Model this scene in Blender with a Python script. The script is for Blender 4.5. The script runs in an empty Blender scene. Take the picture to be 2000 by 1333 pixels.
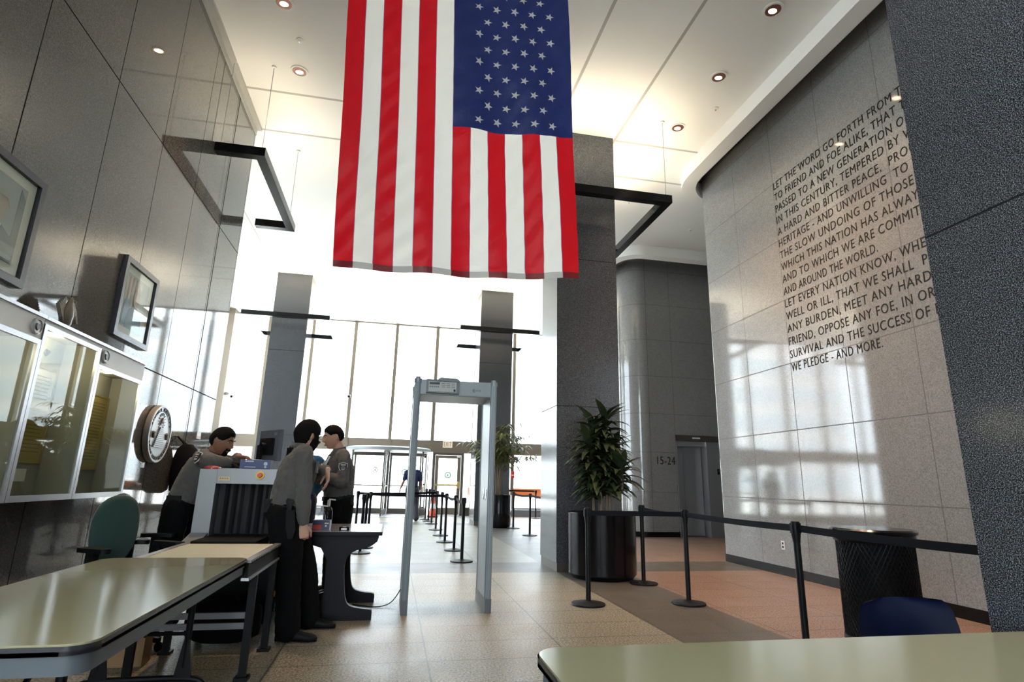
import bpy, bmesh, math, random
from mathutils import Vector, Matrix, noise
random.seed(7)
S = bpy.context.scene
C = S.collection
V = Vector
PI = math.pi

# ------------------------------------------------------------------ camera, world, exposure
cam_d = bpy.data.cameras.new('camera'); cam = bpy.data.objects.new('camera', cam_d); C.objects.link(cam)
cam_d.sensor_width = 36.0; cam_d.lens = 36.0 * 1102.5 / 2000.0
cam_d.clip_start = 0.05; cam_d.clip_end = 400
YAW, PIT, ROL = 0.19728, 0.24597, 0.02266
fw = V((math.sin(YAW) * math.cos(PIT), math.cos(YAW) * math.cos(PIT), math.sin(PIT)))
rt = V((math.cos(YAW), -math.sin(YAW), 0)); up = rt.cross(fw)
r2 = rt * math.cos(ROL) + up * math.sin(ROL); u2 = up * math.cos(ROL) - rt * math.sin(ROL)
cam.matrix_world = Matrix(((r2.x, u2.x, -fw.x, 0), (r2.y, u2.y, -fw.y, 0), (r2.z, u2.z, -fw.z, 1.2), (0, 0, 0, 1)))
S.camera = cam
S.view_settings.view_transform = 'Standard'; S.view_settings.look = 'None'
S.view_settings.gamma = 1.0; S.view_settings.exposure = 1.0; S.view_settings.use_curve_mapping = False
S.cycles.max_bounces = 10; S.cycles.diffuse_bounces = 5; S.cycles.glossy_bounces = 5
S.cycles.transparent_max_bounces = 16; S.cycles.transmission_bounces = 6
S.cycles.sample_clamp_indirect = 6.0; S.cycles.caustics_reflective = False; S.cycles.caustics_refractive = False
SKY = 6.5
w = bpy.data.worlds.new('sky'); S.world = w; w.use_nodes = True
bg = w.node_tree.nodes['Background']; bg.inputs[0].default_value = (0.80, 0.89, 1.0, 1); bg.inputs[1].default_value = SKY

sun_d = bpy.data.lights.new('sun', 'SUN'); sun_d.energy = 14.0; sun_d.angle = 0.01; sun_d.color = (1.0, 0.95, 0.88)
sun = bpy.data.objects.new('sun', sun_d); sun.rotation_euler = (math.radians(10), math.radians(6), 0); C.objects.link(sun)
def portal(name, loc, rot, sx, sy):
    l = bpy.data.lights.new(name, 'AREA'); l.shape = 'RECTANGLE'; l.size = sx; l.size_y = sy; l.cycles.is_portal = True
    o = bpy.data.objects.new(name, l); o.location = loc; o.rotation_euler = rot; C.objects.link(o)
portal('daylight_north', (2.0, 21.75, 3.5), (-PI / 2, 0, 0), 19, 7.2)
portal('added_daylight_south', (-0.85, -8.8, 3.5), (PI / 2, 0, 0), 3.5, 7.2)  # for the unseen windows added behind the camera
portal('daylight_west', (-6.75, 15.5, 3.5), (0, -PI / 2, 0), 7.2, 12)
portal('daylight_southwest', (-2.95, -4.3, 3.5), (0, -PI / 2, 0), 7.2, 7.6)

# ------------------------------------------------------------------ helpers: objects
MW = {}
def _link(o, parent, loc=(0, 0, 0), rotz=0.0):
    C.objects.link(o)
    m = Matrix.Translation(loc) @ Matrix.Rotation(rotz, 4, 'Z')
    if parent:
        o.parent = parent; m = MW[parent.name] @ m
    o.location = loc; o.rotation_euler = (0, 0, rotz); MW[o.name] = m
    return o
def thing(name, label, cat, loc=(0, 0, 0), rotz=0.0, group=None, kind=None):
    o = bpy.data.objects.new(name, None); o.empty_display_size = 0.1
    _link(o, None, loc, rotz); o['label'] = label; o['category'] = cat
    if group: o['group'] = group
    if kind: o['kind'] = kind
    return o
def tag(o, label, cat, group=None):
    o['label'] = label; o['category'] = cat
    if group: o['group'] = group
    return o
def obj(name, bm, mat, parent=None, local=False, bevel=0.0, seg=2, smooth=35, label=None, loc=None):
    """one mesh object; bm is in world coordinates (unless local) and is moved into the parent's frame"""
    if bevel:
        es = [e for e in bm.edges if len(e.link_faces) == 2 and e.calc_face_angle(0) > 0.5]
        if es: bmesh.ops.bevel(bm, geom=es, offset=bevel, segments=seg, affect='EDGES', profile=0.6, clamp_overlap=True)
    if parent is not None and not local:
        bm.transform(MW[parent.name].inverted())
    if parent is None and loc is not None:
        bm.transform(Matrix.Translation(-V(loc)))
    me = bpy.data.meshes.new(name); bm.to_mesh(me); bm.free()
    for m in (mat if isinstance(mat, (list, tuple)) else [mat]): me.materials.append(m)
    if smooth and len(me.polygons):
        me.polygons.foreach_set('use_smooth', [True] * len(me.polygons)); me.set_sharp_from_angle(angle=math.radians(smooth))
    o = bpy.data.objects.new(name, me); _link(o, parent, loc if (parent is None and loc is not None) else (0, 0, 0))
    if label: o['label'] = label
    return o
def struct(name, bm, mat, parent=None, **k):
    o = obj(name, bm, mat, parent, **k)
    if parent is None: o['kind'] = 'structure'
    return o
def sthing(name, loc=(0, 0, 0)):
    o = bpy.data.objects.new(name, None); o.empty_display_size = 0.1; _link(o, None, loc); o['kind'] = 'structure'; return o
def dup(root, loc, rotz=0.0, label=None, group=None):
    def cp(o, parent, l, r):
        c = o.copy(); C.objects.link(c); c.parent = parent; c.location = l; c.rotation_euler = (0, 0, r)
        m = Matrix.Translation(l) @ Matrix.Rotation(r, 4, 'Z'); MW[c.name] = (MW[parent.name] @ m) if parent else m
        for ch in list(o.children):
            if ch.get('skip_copy'): continue
            cp(ch, c, tuple(ch.location), ch.rotation_euler[2])
        return c
    r = cp(root, None, loc, rotz)
    if label: r['label'] = label
    if group: r['group'] = group
    return r

# ------------------------------------------------------------------ helpers: geometry
def B(): return bmesh.new()
def box(bm, x0, y0, z0, x1, y1, z1):
    v = [bm.verts.new(p) for p in ((x0, y0, z0), (x1, y0, z0), (x1, y1, z0), (x0, y1, z0), (x0, y0, z1), (x1, y0, z1), (x1, y1, z1), (x0, y1, z1))]
    for f in ((0, 3, 2, 1), (4, 5, 6, 7), (0, 1, 5, 4), (1, 2, 6, 5), (2, 3, 7, 6), (3, 0, 4, 7)): bm.faces.new([v[i] for i in f])
    return bm
def obox(bm, p0, p1, wdt, hgt, upv=(0, 0, 1)):
    """bar of section wdt x hgt from p0 to p1"""
    p0, p1 = V(p0), V(p1); d = (p1 - p0).normalized(); s = d.cross(V(upv)).normalized() * wdt / 2; u = s.cross(d).normalized() * hgt / 2
    v = [bm.verts.new(p + a * s + b * u) for p in (p0, p1) for a, b in ((-1, -1), (1, -1), (1, 1), (-1, 1))]
    for f in ((0, 1, 2, 3), (7, 6, 5, 4), (0, 4, 5, 1), (1, 5, 6, 2), (2, 6, 7, 3), (3, 7, 4, 0)): bm.faces.new([v[i] for i in f])
    return bm
def loft(bm, rings, cap=True, close=False):
    vs = [[bm.verts.new(p) for p in r] for r in rings]; n = len(vs[0])
    for a, b in zip(vs, vs[1:] + ([vs[0]] if close else [])):
        for i in range(n): bm.faces.new((a[i], a[(i + 1) % n], b[(i + 1) % n], b[i]))
    if cap and not close:
        bm.faces.new(list(reversed(vs[0]))); bm.faces.new(vs[-1])
    return bm
def frame(d):
    d = V(d).normalized(); a = V((0, 0, 1)) if abs(d.z) < 0.9 else V((1, 0, 0)); s = d.cross(a).normalized(); return s, s.cross(d).normalized()
def cyl(bm, p0, p1, r0, r1=None, n=16):
    r1 = r0 if r1 is None else r1; p0, p1 = V(p0), V(p1); s, u = frame(p1 - p0)
    return loft(bm, [[p + (s * math.cos(2 * PI * i / n) - u * math.sin(2 * PI * i / n)) * r for i in range(n)] for p, r in ((p0, r0), (p1, r1))])
def smoothpts(pts, k=6):
    P = [V(p) for p in pts]; out = []
    for i in range(len(P) - 1):
        a, b, c, d = P[max(i - 1, 0)], P[i], P[i + 1], P[min(i + 2, len(P) - 1)]
        for j in range(k):
            t = j / k; out.append(0.5 * ((2 * b) + (c - a) * t + (2 * a - 5 * b + 4 * c - d) * t * t + (3 * b - a - 3 * c + d) * t ** 3))
    out.append(P[-1]); return out
def tube(bm, pts, r, n=8, rads=None):
    P = [V(p) for p in pts]; s = None; rings = []
    for i, p in enumerate(P):
        t = (P[min(i + 1, len(P) - 1)] - P[max(i - 1, 0)]).normalized()
        if s is None: s, u = frame(t)
        else:
            s = (s - t * s.dot(t)).normalized(); u = s.cross(t).normalized()
        rr = rads[i] if rads else r
        rings.append([p + (s * math.cos(2 * PI * k / n) - u * math.sin(2 * PI * k / n)) * rr for k in range(n)])
    return loft(bm, rings)
def lathe(bm, prof, c=(0, 0, 0), n=32):
    c = V(c); rings = [[c + V((max(r, 1e-4) * math.cos(2 * PI * k / n), max(r, 1e-4) * math.sin(2 * PI * k / n), z)) for k in range(n)] for r, z in prof]
    return loft(bm, rings)
def prism(bm, pts, vec):
    vec = V(vec); P = [V(p) for p in pts]
    nrm = V((0, 0, 0))
    for i in range(len(P)): nrm += P[i].cross(P[(i + 1) % len(P)])
    if nrm.dot(vec) < 0: P.reverse()
    return loft(bm, [P, [p + vec for p in P]])
def rrect(x0, y0, x1, y1, r, n=6):
    out = []
    for cx, cy, a in ((x1 - r, y1 - r, 0), (x0 + r, y1 - r, 90), (x0 + r, y0 + r, 180), (x1 - r, y0 + r, 270)):
        for i in range(n + 1):
            t = math.radians(a + 90 * i / n); out.append((cx + r * math.cos(t), cy + r * math.sin(t)))
    return out
def ellipsoid(bm, c, rx, ry, rz, n=16, m=10, M=None):
    c = V(c); M = M or Matrix.Identity(3); rings = []
    for j in range(m + 1):
        t = -PI / 2 + PI * j / m; ct = max(math.cos(t), 1e-3)
        rings.append([c + M @ V((rx * ct * math.cos(2 * PI * i / n), ry * ct * math.sin(2 * PI * i / n), rz * math.sin(t))) for i in range(n)])
    return loft(bm, rings)
def quadv(bm, pts):
    return bm.faces.new([bm.verts.new(p) for p in pts])

# ------------------------------------------------------------------ helpers: materials
def nodes_of(m): return m.node_tree.nodes, m.node_tree.links
def pmat(name, col, rough=0.5, metal=0.0, spec=0.5, coat=0.0, emis=None, es=0.0, sheen=0.0):
    m = bpy.data.materials.new(name); m.use_nodes = True; b = m.node_tree.nodes['Principled BSDF']
    b.inputs['Base Color'].default_value = (*col, 1); b.inputs['Roughness'].default_value = rough; b.inputs['Metallic'].default_value = metal
    b.inputs['Specular IOR Level'].default_value = spec; b.inputs['Coat Weight'].default_value = coat; b.inputs['Coat Roughness'].default_value = 0.05
    if sheen: b.inputs['Sheen Weight'].default_value = sheen
    if emis: b.inputs['Emission Color'].default_value = (*emis, 1); b.inputs['Emission Strength'].default_value = es
    return m
def math_n(nt, op, a, b=None):
    n = nt.nodes.new('ShaderNodeMath'); n.operation = op
    for i, x in enumerate((a, b)):
        if x is None: continue
        if isinstance(x, (int, float)): n.inputs[i].default_value = x
        else: nt.links.new(x, n.inputs[i])
    return n.outputs[0]
def mixc(nt, fac, a, b):
    n = nt.nodes.new('ShaderNodeMix'); n.data_type = 'RGBA'
    for i, x in ((0, fac), (6, a), (7, b)):
        if isinstance(x, (int, float)): n.inputs[i].default_value = x
        elif isinstance(x, tuple): n.inputs[i].default_value = (*x, 1)
        else: nt.links.new(x, n.inputs[i])
    return n.outputs[2]
def position(nt, obj_space=False):
    if obj_space:
        return nt.nodes.new('ShaderNodeTexCoord').outputs['Object']
    return nt.nodes.new('ShaderNodeNewGeometry').outputs['Position']
def noise_n(nt, vec, scale, detail=4.0, rough=0.6):
    n = nt.nodes.new('ShaderNodeTexNoise'); n.inputs['Scale'].default_value = scale; n.inputs['Detail'].default_value = detail; n.inputs['Roughness'].default_value = rough
    if vec is not None: nt.links.new(vec, n.inputs['Vector'])
    return n.outputs[0]
def ramp(nt, fac, stops):
    n = nt.nodes.new('ShaderNodeValToRGB'); e = n.color_ramp.elements
    while len(e) < len(stops): e.new(0.5)
    for i, (p, c) in enumerate(stops): e[i].position = p; e[i].color = (*c, 1) if len(c) == 3 else c
    nt.links.new(fac, n.inputs[0]); return n.outputs[0]
def linemask(nt, c, off, pitch, wdt):
    """1 on joints at off + k*pitch"""
    t = math_n(nt, 'SUBTRACT', c, off - pitch * 200.5); t = math_n(nt, 'DIVIDE', t, pitch); t = math_n(nt, 'FRACT', t)
    t = math_n(nt, 'SUBTRACT', t, 0.5); t = math_n(nt, 'ABSOLUTE', t); return math_n(nt, 'LESS_THAN', t, wdt / 2 / pitch)
def at_line(nt, c, pos, wdt):
    t = math_n(nt, 'SUBTRACT', c, pos); t = math_n(nt, 'ABSOLUTE', t); return math_n(nt, 'LESS_THAN', t, wdt / 2)
def between(nt, c, a, b):
    return math_n(nt, 'MULTIPLY', math_n(nt, 'GREATER_THAN', c, a), math_n(nt, 'LESS_THAN', c, b))
def omax(nt, *a):
    r = a[0]
    for x in a[1:]: r = math_n(nt, 'MAXIMUM', r, x)
    return r
def sep(nt, vec):
    n = nt.nodes.new('ShaderNodeSeparateXYZ'); nt.links.new(vec, n.inputs[0]); return n.outputs
def granite(name, stops, scale=90, rough=0.08, spec=0.5, joints=None, jcol=(0.02, 0.02, 0.02), big=0.0):
    m = pmat(name, (0.5, 0.5, 0.5), rough, spec=spec); nt = m.node_tree; b = nt.nodes['Principled BSDF']
    pos = position(nt); n = noise_n(nt, pos, scale, 3.0, 0.75); col = ramp(nt, n, stops)
    n2 = noise_n(nt, pos, scale * 0.13, 3.0, 0.6)
    if big: col = mixc(nt, big, col, ramp(nt, n2, [(0.35, stops[0][1]), (0.65, stops[-1][1])]))
    if joints:
        jm = joints(nt, pos); col = mixc(nt, jm, col, jcol); jr = math_n(nt, 'GREATER_THAN', jm, 0.3)
        nt.links.new(math_n(nt, 'ADD', math_n(nt, 'MULTIPLY', jr, 0.9 - rough), rough), b.inputs['Roughness']); nt.links.new(math_n(nt, 'SUBTRACT', spec, math_n(nt, 'MULTIPLY', jr, spec * 0.9)), b.inputs['Specular IOR Level'])
    nt.links.new(col, b.inputs['Base Color']); return m
def fabric(name, col, scale=400, amp=0.25, rough=0.9, sheen=0.2, bump=0.15):
    m = pmat(name, col, rough, spec=0.15, sheen=sheen); nt = m.node_tree; b = nt.nodes['Principled BSDF']
    pos = position(nt, True); n = noise_n(nt, pos, scale, 2.0); n2 = noise_n(nt, pos, 9, 4.0)
    c = mixc(nt, n, tuple(x * (1 - amp) for x in col), tuple(x * (1 + amp) for x in col)); nt.links.new(c, b.inputs['Base Color'])
    bp = nt.nodes.new('ShaderNodeBump'); bp.inputs['Strength'].default_value = bump; bp.inputs['Distance'].default_value = 0.02
    nt.links.new(n2, bp.inputs['Height']); nt.links.new(bp.outputs[0], b.inputs['Normal']); return m
def glassm(name, tint=(0.97, 0.99, 0.98), ior=1.45, rough=0.0):
    m = bpy.data.materials.new(name); m.use_nodes = True; nt = m.node_tree; nt.nodes.clear()
    o = nt.nodes.new('ShaderNodeOutputMaterial'); mx = nt.nodes.new('ShaderNodeMixShader'); t = nt.nodes.new('ShaderNodeBsdfTransparent'); g = nt.nodes.new('ShaderNodeBsdfGlossy'); f = nt.nodes.new('ShaderNodeFresnel')
    t.inputs[0].default_value = (*tint, 1); g.inputs['Roughness'].default_value = rough
    ge = nt.nodes.new('ShaderNodeNewGeometry'); nt.links.new(math_n(nt, 'ADD', math_n(nt, 'MULTIPLY', ge.outputs['Backfacing'], 1.0 / ior - ior), ior), f.inputs[0])
    nt.links.new(f.outputs[0], mx.inputs[0]); nt.links.new(t.outputs[0], mx.inputs[1]); nt.links.new(g.outputs[0], mx.inputs[2]); nt.links.new(mx.outputs[0], o.inputs[0]); return m
def clothm(name, col, trans=0.5):
    m = bpy.data.materials.new(name); m.use_nodes = True; nt = m.node_tree; b = nt.nodes['Principled BSDF']
    b.inputs['Base Color'].default_value = (*col, 1); b.inputs['Roughness'].default_value = 0.42; b.inputs['Specular IOR Level'].default_value = 0.35; b.inputs['Sheen Weight'].default_value = 0.1
    t = nt.nodes.new('ShaderNodeBsdfTranslucent'); t.inputs[0].default_value = (*col, 1); mx = nt.nodes.new('ShaderNodeMixShader'); mx.inputs[0].default_value = trans
    nt.links.new(b.outputs[0], mx.inputs[1]); nt.links.new(t.outputs[0], mx.inputs[2]); nt.links.new(mx.outputs[0], nt.nodes['Material Output'].inputs[0])
    pos = position(nt, True); n = noise_n(nt, pos, 14, 5.0); bp = nt.nodes.new('ShaderNodeBump'); bp.inputs['Strength'].default_value = 0.25; bp.inputs['Distance'].default_value = 0.02
    nt.links.new(n, bp.inputs['Height']); nt.links.new(bp.outputs[0], b.inputs['Normal']); return m

def J_left(nt, pos):
    s = sep(nt, pos)
    return omax(nt, linemask(nt, s[1], 4.08, 1.035, 0.012), at_line(nt, s[1], 8.28, 0.03), at_line(nt, s[2], 2.325, 0.014), at_line(nt, s[2], 4.715, 0.014))
def J_right(nt, pos):
    s = sep(nt, pos)
    return math_n(nt, 'MULTIPLY', omax(nt, linemask(nt, s[1], 7.12, 1.03, 0.012), linemask(nt, s[2], 1.05, 0.968, 0.012), at_line(nt, s[0], 6.27, 0.014), at_line(nt, s[0], 6.95, 0.012), at_line(nt, s[0], 8.3, 0.012)), 0.55)
def J_col(nt, pos):
    s = sep(nt, pos); return linemask(nt, s[2], 2.34, 2.385, 0.010)
M = {}
M['granite_dark'] = granite('granite_dark', [(0.32, (0.035, 0.033, 0.030)), (0.5, (0.095, 0.092, 0.084)), (0.7, (0.17, 0.166, 0.152))], 130, 0.045, 0.6, J_left, (0.004, 0.004, 0.004))
M['granite_light'] = granite('granite_light', [(0.34, (0.15, 0.146, 0.139)), (0.5, (0.225, 0.22, 0.212)), (0.66, (0.295, 0.29, 0.282))], 70, 0.07, 0.7, J_right, (0.05, 0.05, 0.048), big=0.12)
M['granite_col'] = granite('granite_col', [(0.42, (0.004, 0.004, 0.005)), (0.52, (0.030, 0.031, 0.034)), (0.63, (0.25, 0.265, 0.29))], 230, 0.16, 0.5, J_col, (0.012, 0.012, 0.012))
def floor_mat():
    m = pmat('floor_granite', (0.5, 0.5, 0.5), 0.22, spec=0.14); nt = m.node_tree; b = nt.nodes['Principled BSDF']; pos = position(nt); s = sep(nt, pos)
    n = noise_n(nt, pos, 66, 3.0, 0.8)
    tan = ramp(nt, n, [(0.38, (0.035, 0.030, 0.021)), (0.47, (0.172, 0.156, 0.118)), (0.62, (0.36, 0.33, 0.26))])
    warm_lit = ramp(nt, n, [(0.38, (0.035, 0.022, 0.017)), (0.47, (0.19, 0.120, 0.088)), (0.62, (0.36, 0.24, 0.185))])  # warm lamplight painted into the right zone's granite as a pink tint
    dark = ramp(nt, n, [(0.35, (0.05, 0.045, 0.038)), (0.65, (0.135, 0.12, 0.10))])
    col = mixc(nt, math_n(nt, 'GREATER_THAN', s[0], 3.3), tan, warm_lit)
    band = omax(nt, between(nt, s[0], 2.34, 3.3), between(nt, s[0], -3.71, -2.74), between(nt, s[1], 8.14, 9.12), between(nt, s[1], 16.66, 17.64))
    col = mixc(nt, band, col, dark)
    j = omax(nt, linemask(nt, s[1], 8.14, 0.4795, 0.011), linemask(nt, s[0], 0.32, 1.02, 0.012))
    col = mixc(nt, math_n(nt, 'MULTIPLY', j, 0.85), col, (0.05, 0.045, 0.04))
    nt.links.new(col, b.inputs['Base Color'])
    rg = ramp(nt, noise_n(nt, pos, 2.0), [(0.3, (0.36, 0.36, 0.36)), (0.7, (0.44, 0.44, 0.44))]); nt.links.new(rg, b.inputs['Roughness'])
    return m
M['floor'] = floor_mat()
def ceil_mat():
    m = pmat('ceiling_paint', (0.80, 0.785, 0.75), 0.6, spec=0.3); nt = m.node_tree; b = nt.nodes['Principled BSDF']; pos = position(nt); s = sep(nt, pos)
    j = omax(nt, at_line(nt, s[1], 8.2, 0.05), at_line(nt, s[1], 9.3, 0.05), at_line(nt, s[1], 16.66, 0.05), at_line(nt, s[1], 17.7, 0.05), at_line(nt, s[0], 2.295, 0.045), at_line(nt, s[0], 3.38, 0.045), at_line(nt, s[0], -3.72, 0.045))
    nt.links.new(mixc(nt, j, (0.80, 0.785, 0.75), (0.42, 0.40, 0.37)), b.inputs['Base Color']); return m
M['ceiling'] = ceil_mat()
M['white_paint'] = pmat('white_paint', (0.80, 0.79, 0.76), 0.5)
M['recess'] = pmat('recess_dark', (0.06, 0.06, 0.06), 0.9)
M['bronze'] = pmat('bronze_metal', (0.20, 0.165, 0.125), 0.38, 0.6)
M['bronze_dark'] = pmat('bronze_dark', (0.10, 0.085, 0.07), 0.35, 0.5)
M['black_metal'] = pmat('black_metal', (0.004, 0.004, 0.005), 0.45, spec=0.18)
M['black_gloss'] = pmat('black_gloss', (0.004, 0.004, 0.005), 0.18, spec=0.25)
M['black_plastic'] = pmat('black_plastic', (0.005, 0.005, 0.006), 0.5, spec=0.18)
M['black_rubber'] = pmat('black_rubber', (0.005, 0.005, 0.005), 0.8, spec=0.2)
M['belt_fabric'] = pmat('belt_fabric', (0.004, 0.004, 0.007), 0.8, spec=0.2)
M['steel'] = pmat('brushed_steel', (0.34, 0.34, 0.35), 0.45, 0.8)
M['alu_dull'] = pmat('aluminium_dull', (0.17, 0.17, 0.17), 0.5, 0.5)
M['alu'] = pmat('aluminium', (0.50, 0.50, 0.52), 0.35, 0.85)
M['silver_paint'] = pmat('silver_paint', (0.25, 0.255, 0.265), 0.38, 0.3)
M['chrome'] = pmat('chrome', (0.85, 0.85, 0.86), 0.08, 1.0)
M['glass'] = glassm('window_glass')
M['glass_case'] = glassm('case_glass', (0.95, 0.98, 0.96), 1.27)
M['tabletop'] = pmat('tabletop_laminate', (0.36, 0.335, 0.205), 0.13)
M['table_edge'] = pmat('table_edge_black', (0.02, 0.02, 0.025), 0.3)
M['apron'] = pmat('table_apron_grey', (0.085, 0.10, 0.115), 0.45)
M['det_grey'] = pmat('detector_grey', (0.215, 0.25, 0.265), 0.38)
M['det_blue'] = pmat('detector_column_grey', (0.20, 0.235, 0.26), 0.3)
M['det_dark'] = pmat('detector_dark_grey', (0.09, 0.10, 0.11), 0.4)
M['white_plastic'] = pmat('white_plastic', (0.75, 0.75, 0.73), 0.4)
M['gold'] = pmat('parchment_gold', (0.34, 0.27, 0.07), 0.6)
M['paper'] = pmat('paper', (0.72, 0.70, 0.62), 0.7)
M['brass'] = pmat('brass_edge', (0.55, 0.40, 0.12), 0.35, 0.8)
M['pewter'] = pmat('pewter', (0.36, 0.36, 0.36), 0.35, 0.35)
M['pewter_dark'] = pmat('pewter_dark', (0.10, 0.10, 0.10), 0.45, 0.6)
M['bronze_statue'] = pmat('statue_bronze', (0.11, 0.092, 0.065), 0.45, 0.15)
M['cardboard'] = pmat('cardboard', (0.33, 0.20, 0.10), 0.8)
M['red'] = pmat('red_plastic', (0.55, 0.03, 0.02), 0.35)
M['orange'] = pmat('orange_plastic', (0.80, 0.16, 0.02), 0.45)
M['yellow'] = pmat('yellow_plastic', (0.75, 0.45, 0.02), 0.4)
M['letter'] = pmat('engraved_letter', (0.022, 0.020, 0.018), 0.7, spec=0.1)
def leafm(name, a, b_):
    m = pmat(name, a, 0.35, spec=0.4); nt = m.node_tree; b = nt.nodes['Principled BSDF']
    nt.links.new(mixc(nt, noise_n(nt, position(nt, True), 6, 2.0), a, b_), b.inputs['Base Color']); return m
M['leaf_dark'] = leafm('dracaena_leaf', (0.012, 0.022, 0.010), (0.05, 0.075, 0.03))
M['leaf_olive'] = leafm('bamboo_leaf', (0.04, 0.055, 0.012), (0.16, 0.17, 0.04))
M['bark'] = pmat('bark', (0.16, 0.11, 0.07), 0.8)
M['soil'] = pmat('soil', (0.03, 0.022, 0.016), 0.95)
M['shirt'] = fabric('uniform_shirt_grey', (0.095, 0.091, 0.087), 500, 0.2, 0.9, 0.12, 0.4)
M['trouser'] = fabric('black_trousers', (0.0035, 0.0035, 0.004), 300, 0.3, 0.95, 0.0, 0.3)
M['hair'] = pmat('black_hair', (0.005, 0.004, 0.004), 0.85, spec=0.12)
M['leather'] = pmat('black_leather', (0.003, 0.003, 0.003), 0.6, spec=0.2)

# ------------------------------------------------------------------ lettering
def text_verts(s, extrude=0.02, thin=-0.005):
    cu = bpy.data.curves.new('t', 'FONT'); cu.body = s; cu.extrude = extrude; cu.space_character = 1.12; cu.offset = thin; cu.resolution_u = 3
    o = bpy.data.objects.new('t', cu); C.objects.link(o); dg = bpy.context.evaluated_depsgraph_get(); dg.update()
    me = bpy.data.meshes.new_from_object(o.evaluated_get(dg)); bpy.data.objects.remove(o); bpy.data.curves.remove(cu)
    return me
def text_width(s):
    me = text_verts(s); xs = [v.co.x for v in me.vertices]; r = max(xs) - min(xs); bpy.data.meshes.remove(me); return r
CAP = None
def lettering(name, s, org, ux, uy, height, mat, parent=None, width=None, xscale=None, depth=0.003, align='left', into=None):
    """text s with its cap height 'height'; org is the left end of its baseline; ux, uy the reading and up directions"""
    global CAP
    if CAP is None:
        me = text_verts('H'); CAP = max(v.co.y for v in me.vertices); bpy.data.meshes.remove(me)
    me = text_verts(s); xs = [v.co.x for v in me.vertices]; x0, x1 = min(xs), max(xs); sy = height / CAP
    sx = xscale if xscale else (width / (x1 - x0) if width else sy); ux, uy = V(ux).normalized(), V(uy).normalized(); nz = ux.cross(uy); org = V(org)
    off = 0 if align == 'left' else -(x1 - x0) / 2
    bm = B(); bm.from_mesh(me); bpy.data.meshes.remove(me)
    for v in bm.verts: v.co = org + ux * (v.co.x - x0 + off) * sx + uy * v.co.y * sy + nz * (v.co.z / 0.02 * depth)
    if into is not None:
        m2 = bpy.data.meshes.new('t'); bm.to_mesh(m2); bm.free(); into.from_mesh(m2); bpy.data.meshes.remove(m2); return into
    return obj(name, bm, mat, parent, smooth=0)

# ================================================================== THE SETTING
CEIL = 7.04
bm = B(); box(bm, -7.0, -9.0, -0.15, 11.6, 21.62, 0.0); struct('floor', bm, M['floor'])

def arc(cx, cy, r, a0, a1, n=14): return [(cx + r * math.cos(math.radians(a0 + (a1 - a0) * i / n)), cy + r * math.sin(math.radians(a0 + (a1 - a0) * i / n))) for i in range(n + 1)]
def path_one(d): return [(4.97 + d, -9.0)] + arc(6.07, 8.55, 1.1 - d, 180, 90) + [(11.6, 9.65 - d)]
def path_two(d): return [(11.6, 12.2 + d)] + arc(5.85, 13.0, 0.8 - d, 270, 180) + arc(5.85, 17.0, 0.8 - d, 180, 90) + [(11.6, 17.8 - d)]
# ceiling: one flat sheet with the two core openings left open behind the fascias
bm = B()
outline = [(-7.0, -9.0)] + path_one(0.13) + path_two(0.13) + [(11.6, 21.62), (-7.0, 21.62)]
prism(bm, [(x, y, CEIL) for x, y in outline], (0, 0, 0.12)); bmesh.ops.triangulate(bm, faces=[f for f in bm.faces if len(f.verts) > 4])
struct('ceiling', bm, M['ceiling'], smooth=0)
bm = B(); box(bm, -7.0, -9.0, 7.7, 11.6, 21.62, 7.9); struct('roof_slab', bm, M['recess'])
def fascia(name, path):
    bm = B(); o, i = path(0.0), path(0.26)
    rings = [[(a[0], a[1], CEIL + 0.06), (a[0], a[1], 6.78), (b[0], b[1], 6.78), (b[0], b[1], CEIL + 0.06)] for a, b in zip(o, i)]
    loft(bm, [[V(p) for p in r] for r in rings]); bmesh.ops.recalc_face_normals(bm, faces=bm.faces); struct(name, bm, M['white_paint'], smooth=25)
fascia('trim_1', path_one); fascia('trim_2', path_two)

# left polished granite wall, with a shadow strip and a thin pale strip under the ceiling
bm = B(); box(bm, -6.0, -0.4, 0.0, -2.72, 9.3, CEIL); struct('wall_left', bm, M['granite_dark'])
bm = B(); box(bm, -2.72, -0.4, 6.90, -2.705, 9.3, 6.995); box(bm, -2.72, -0.4, 6.995, -2.63, 9.3, CEIL); struct('trim_3', bm, [pmat('trim_grey', (0.42, 0.41, 0.38), 0.5)])
# right inscription wall
bm = B(); pts = [(5.59, -9.0)] + arc(5.65, 9.14, 0.06, 180, 90, 4) + [(11.6, 9.2), (11.6, -9.0)]
prism(bm, [(x, y, 0) for x, y in pts], (0, 0, 7.7)); struct('wall_right', bm, M['granite_light'])
bm = B(); pts = [(5.575, -9.0)] + arc(5.65, 9.14, 0.075, 180, 90, 4) + [(11.6, 9.215), (11.6, -9.0)]
prism(bm, [(x, y, 0) for x, y in pts], (0, 0, 0.12)); struct('baseboard_right', bm, M['black_gloss'])
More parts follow.
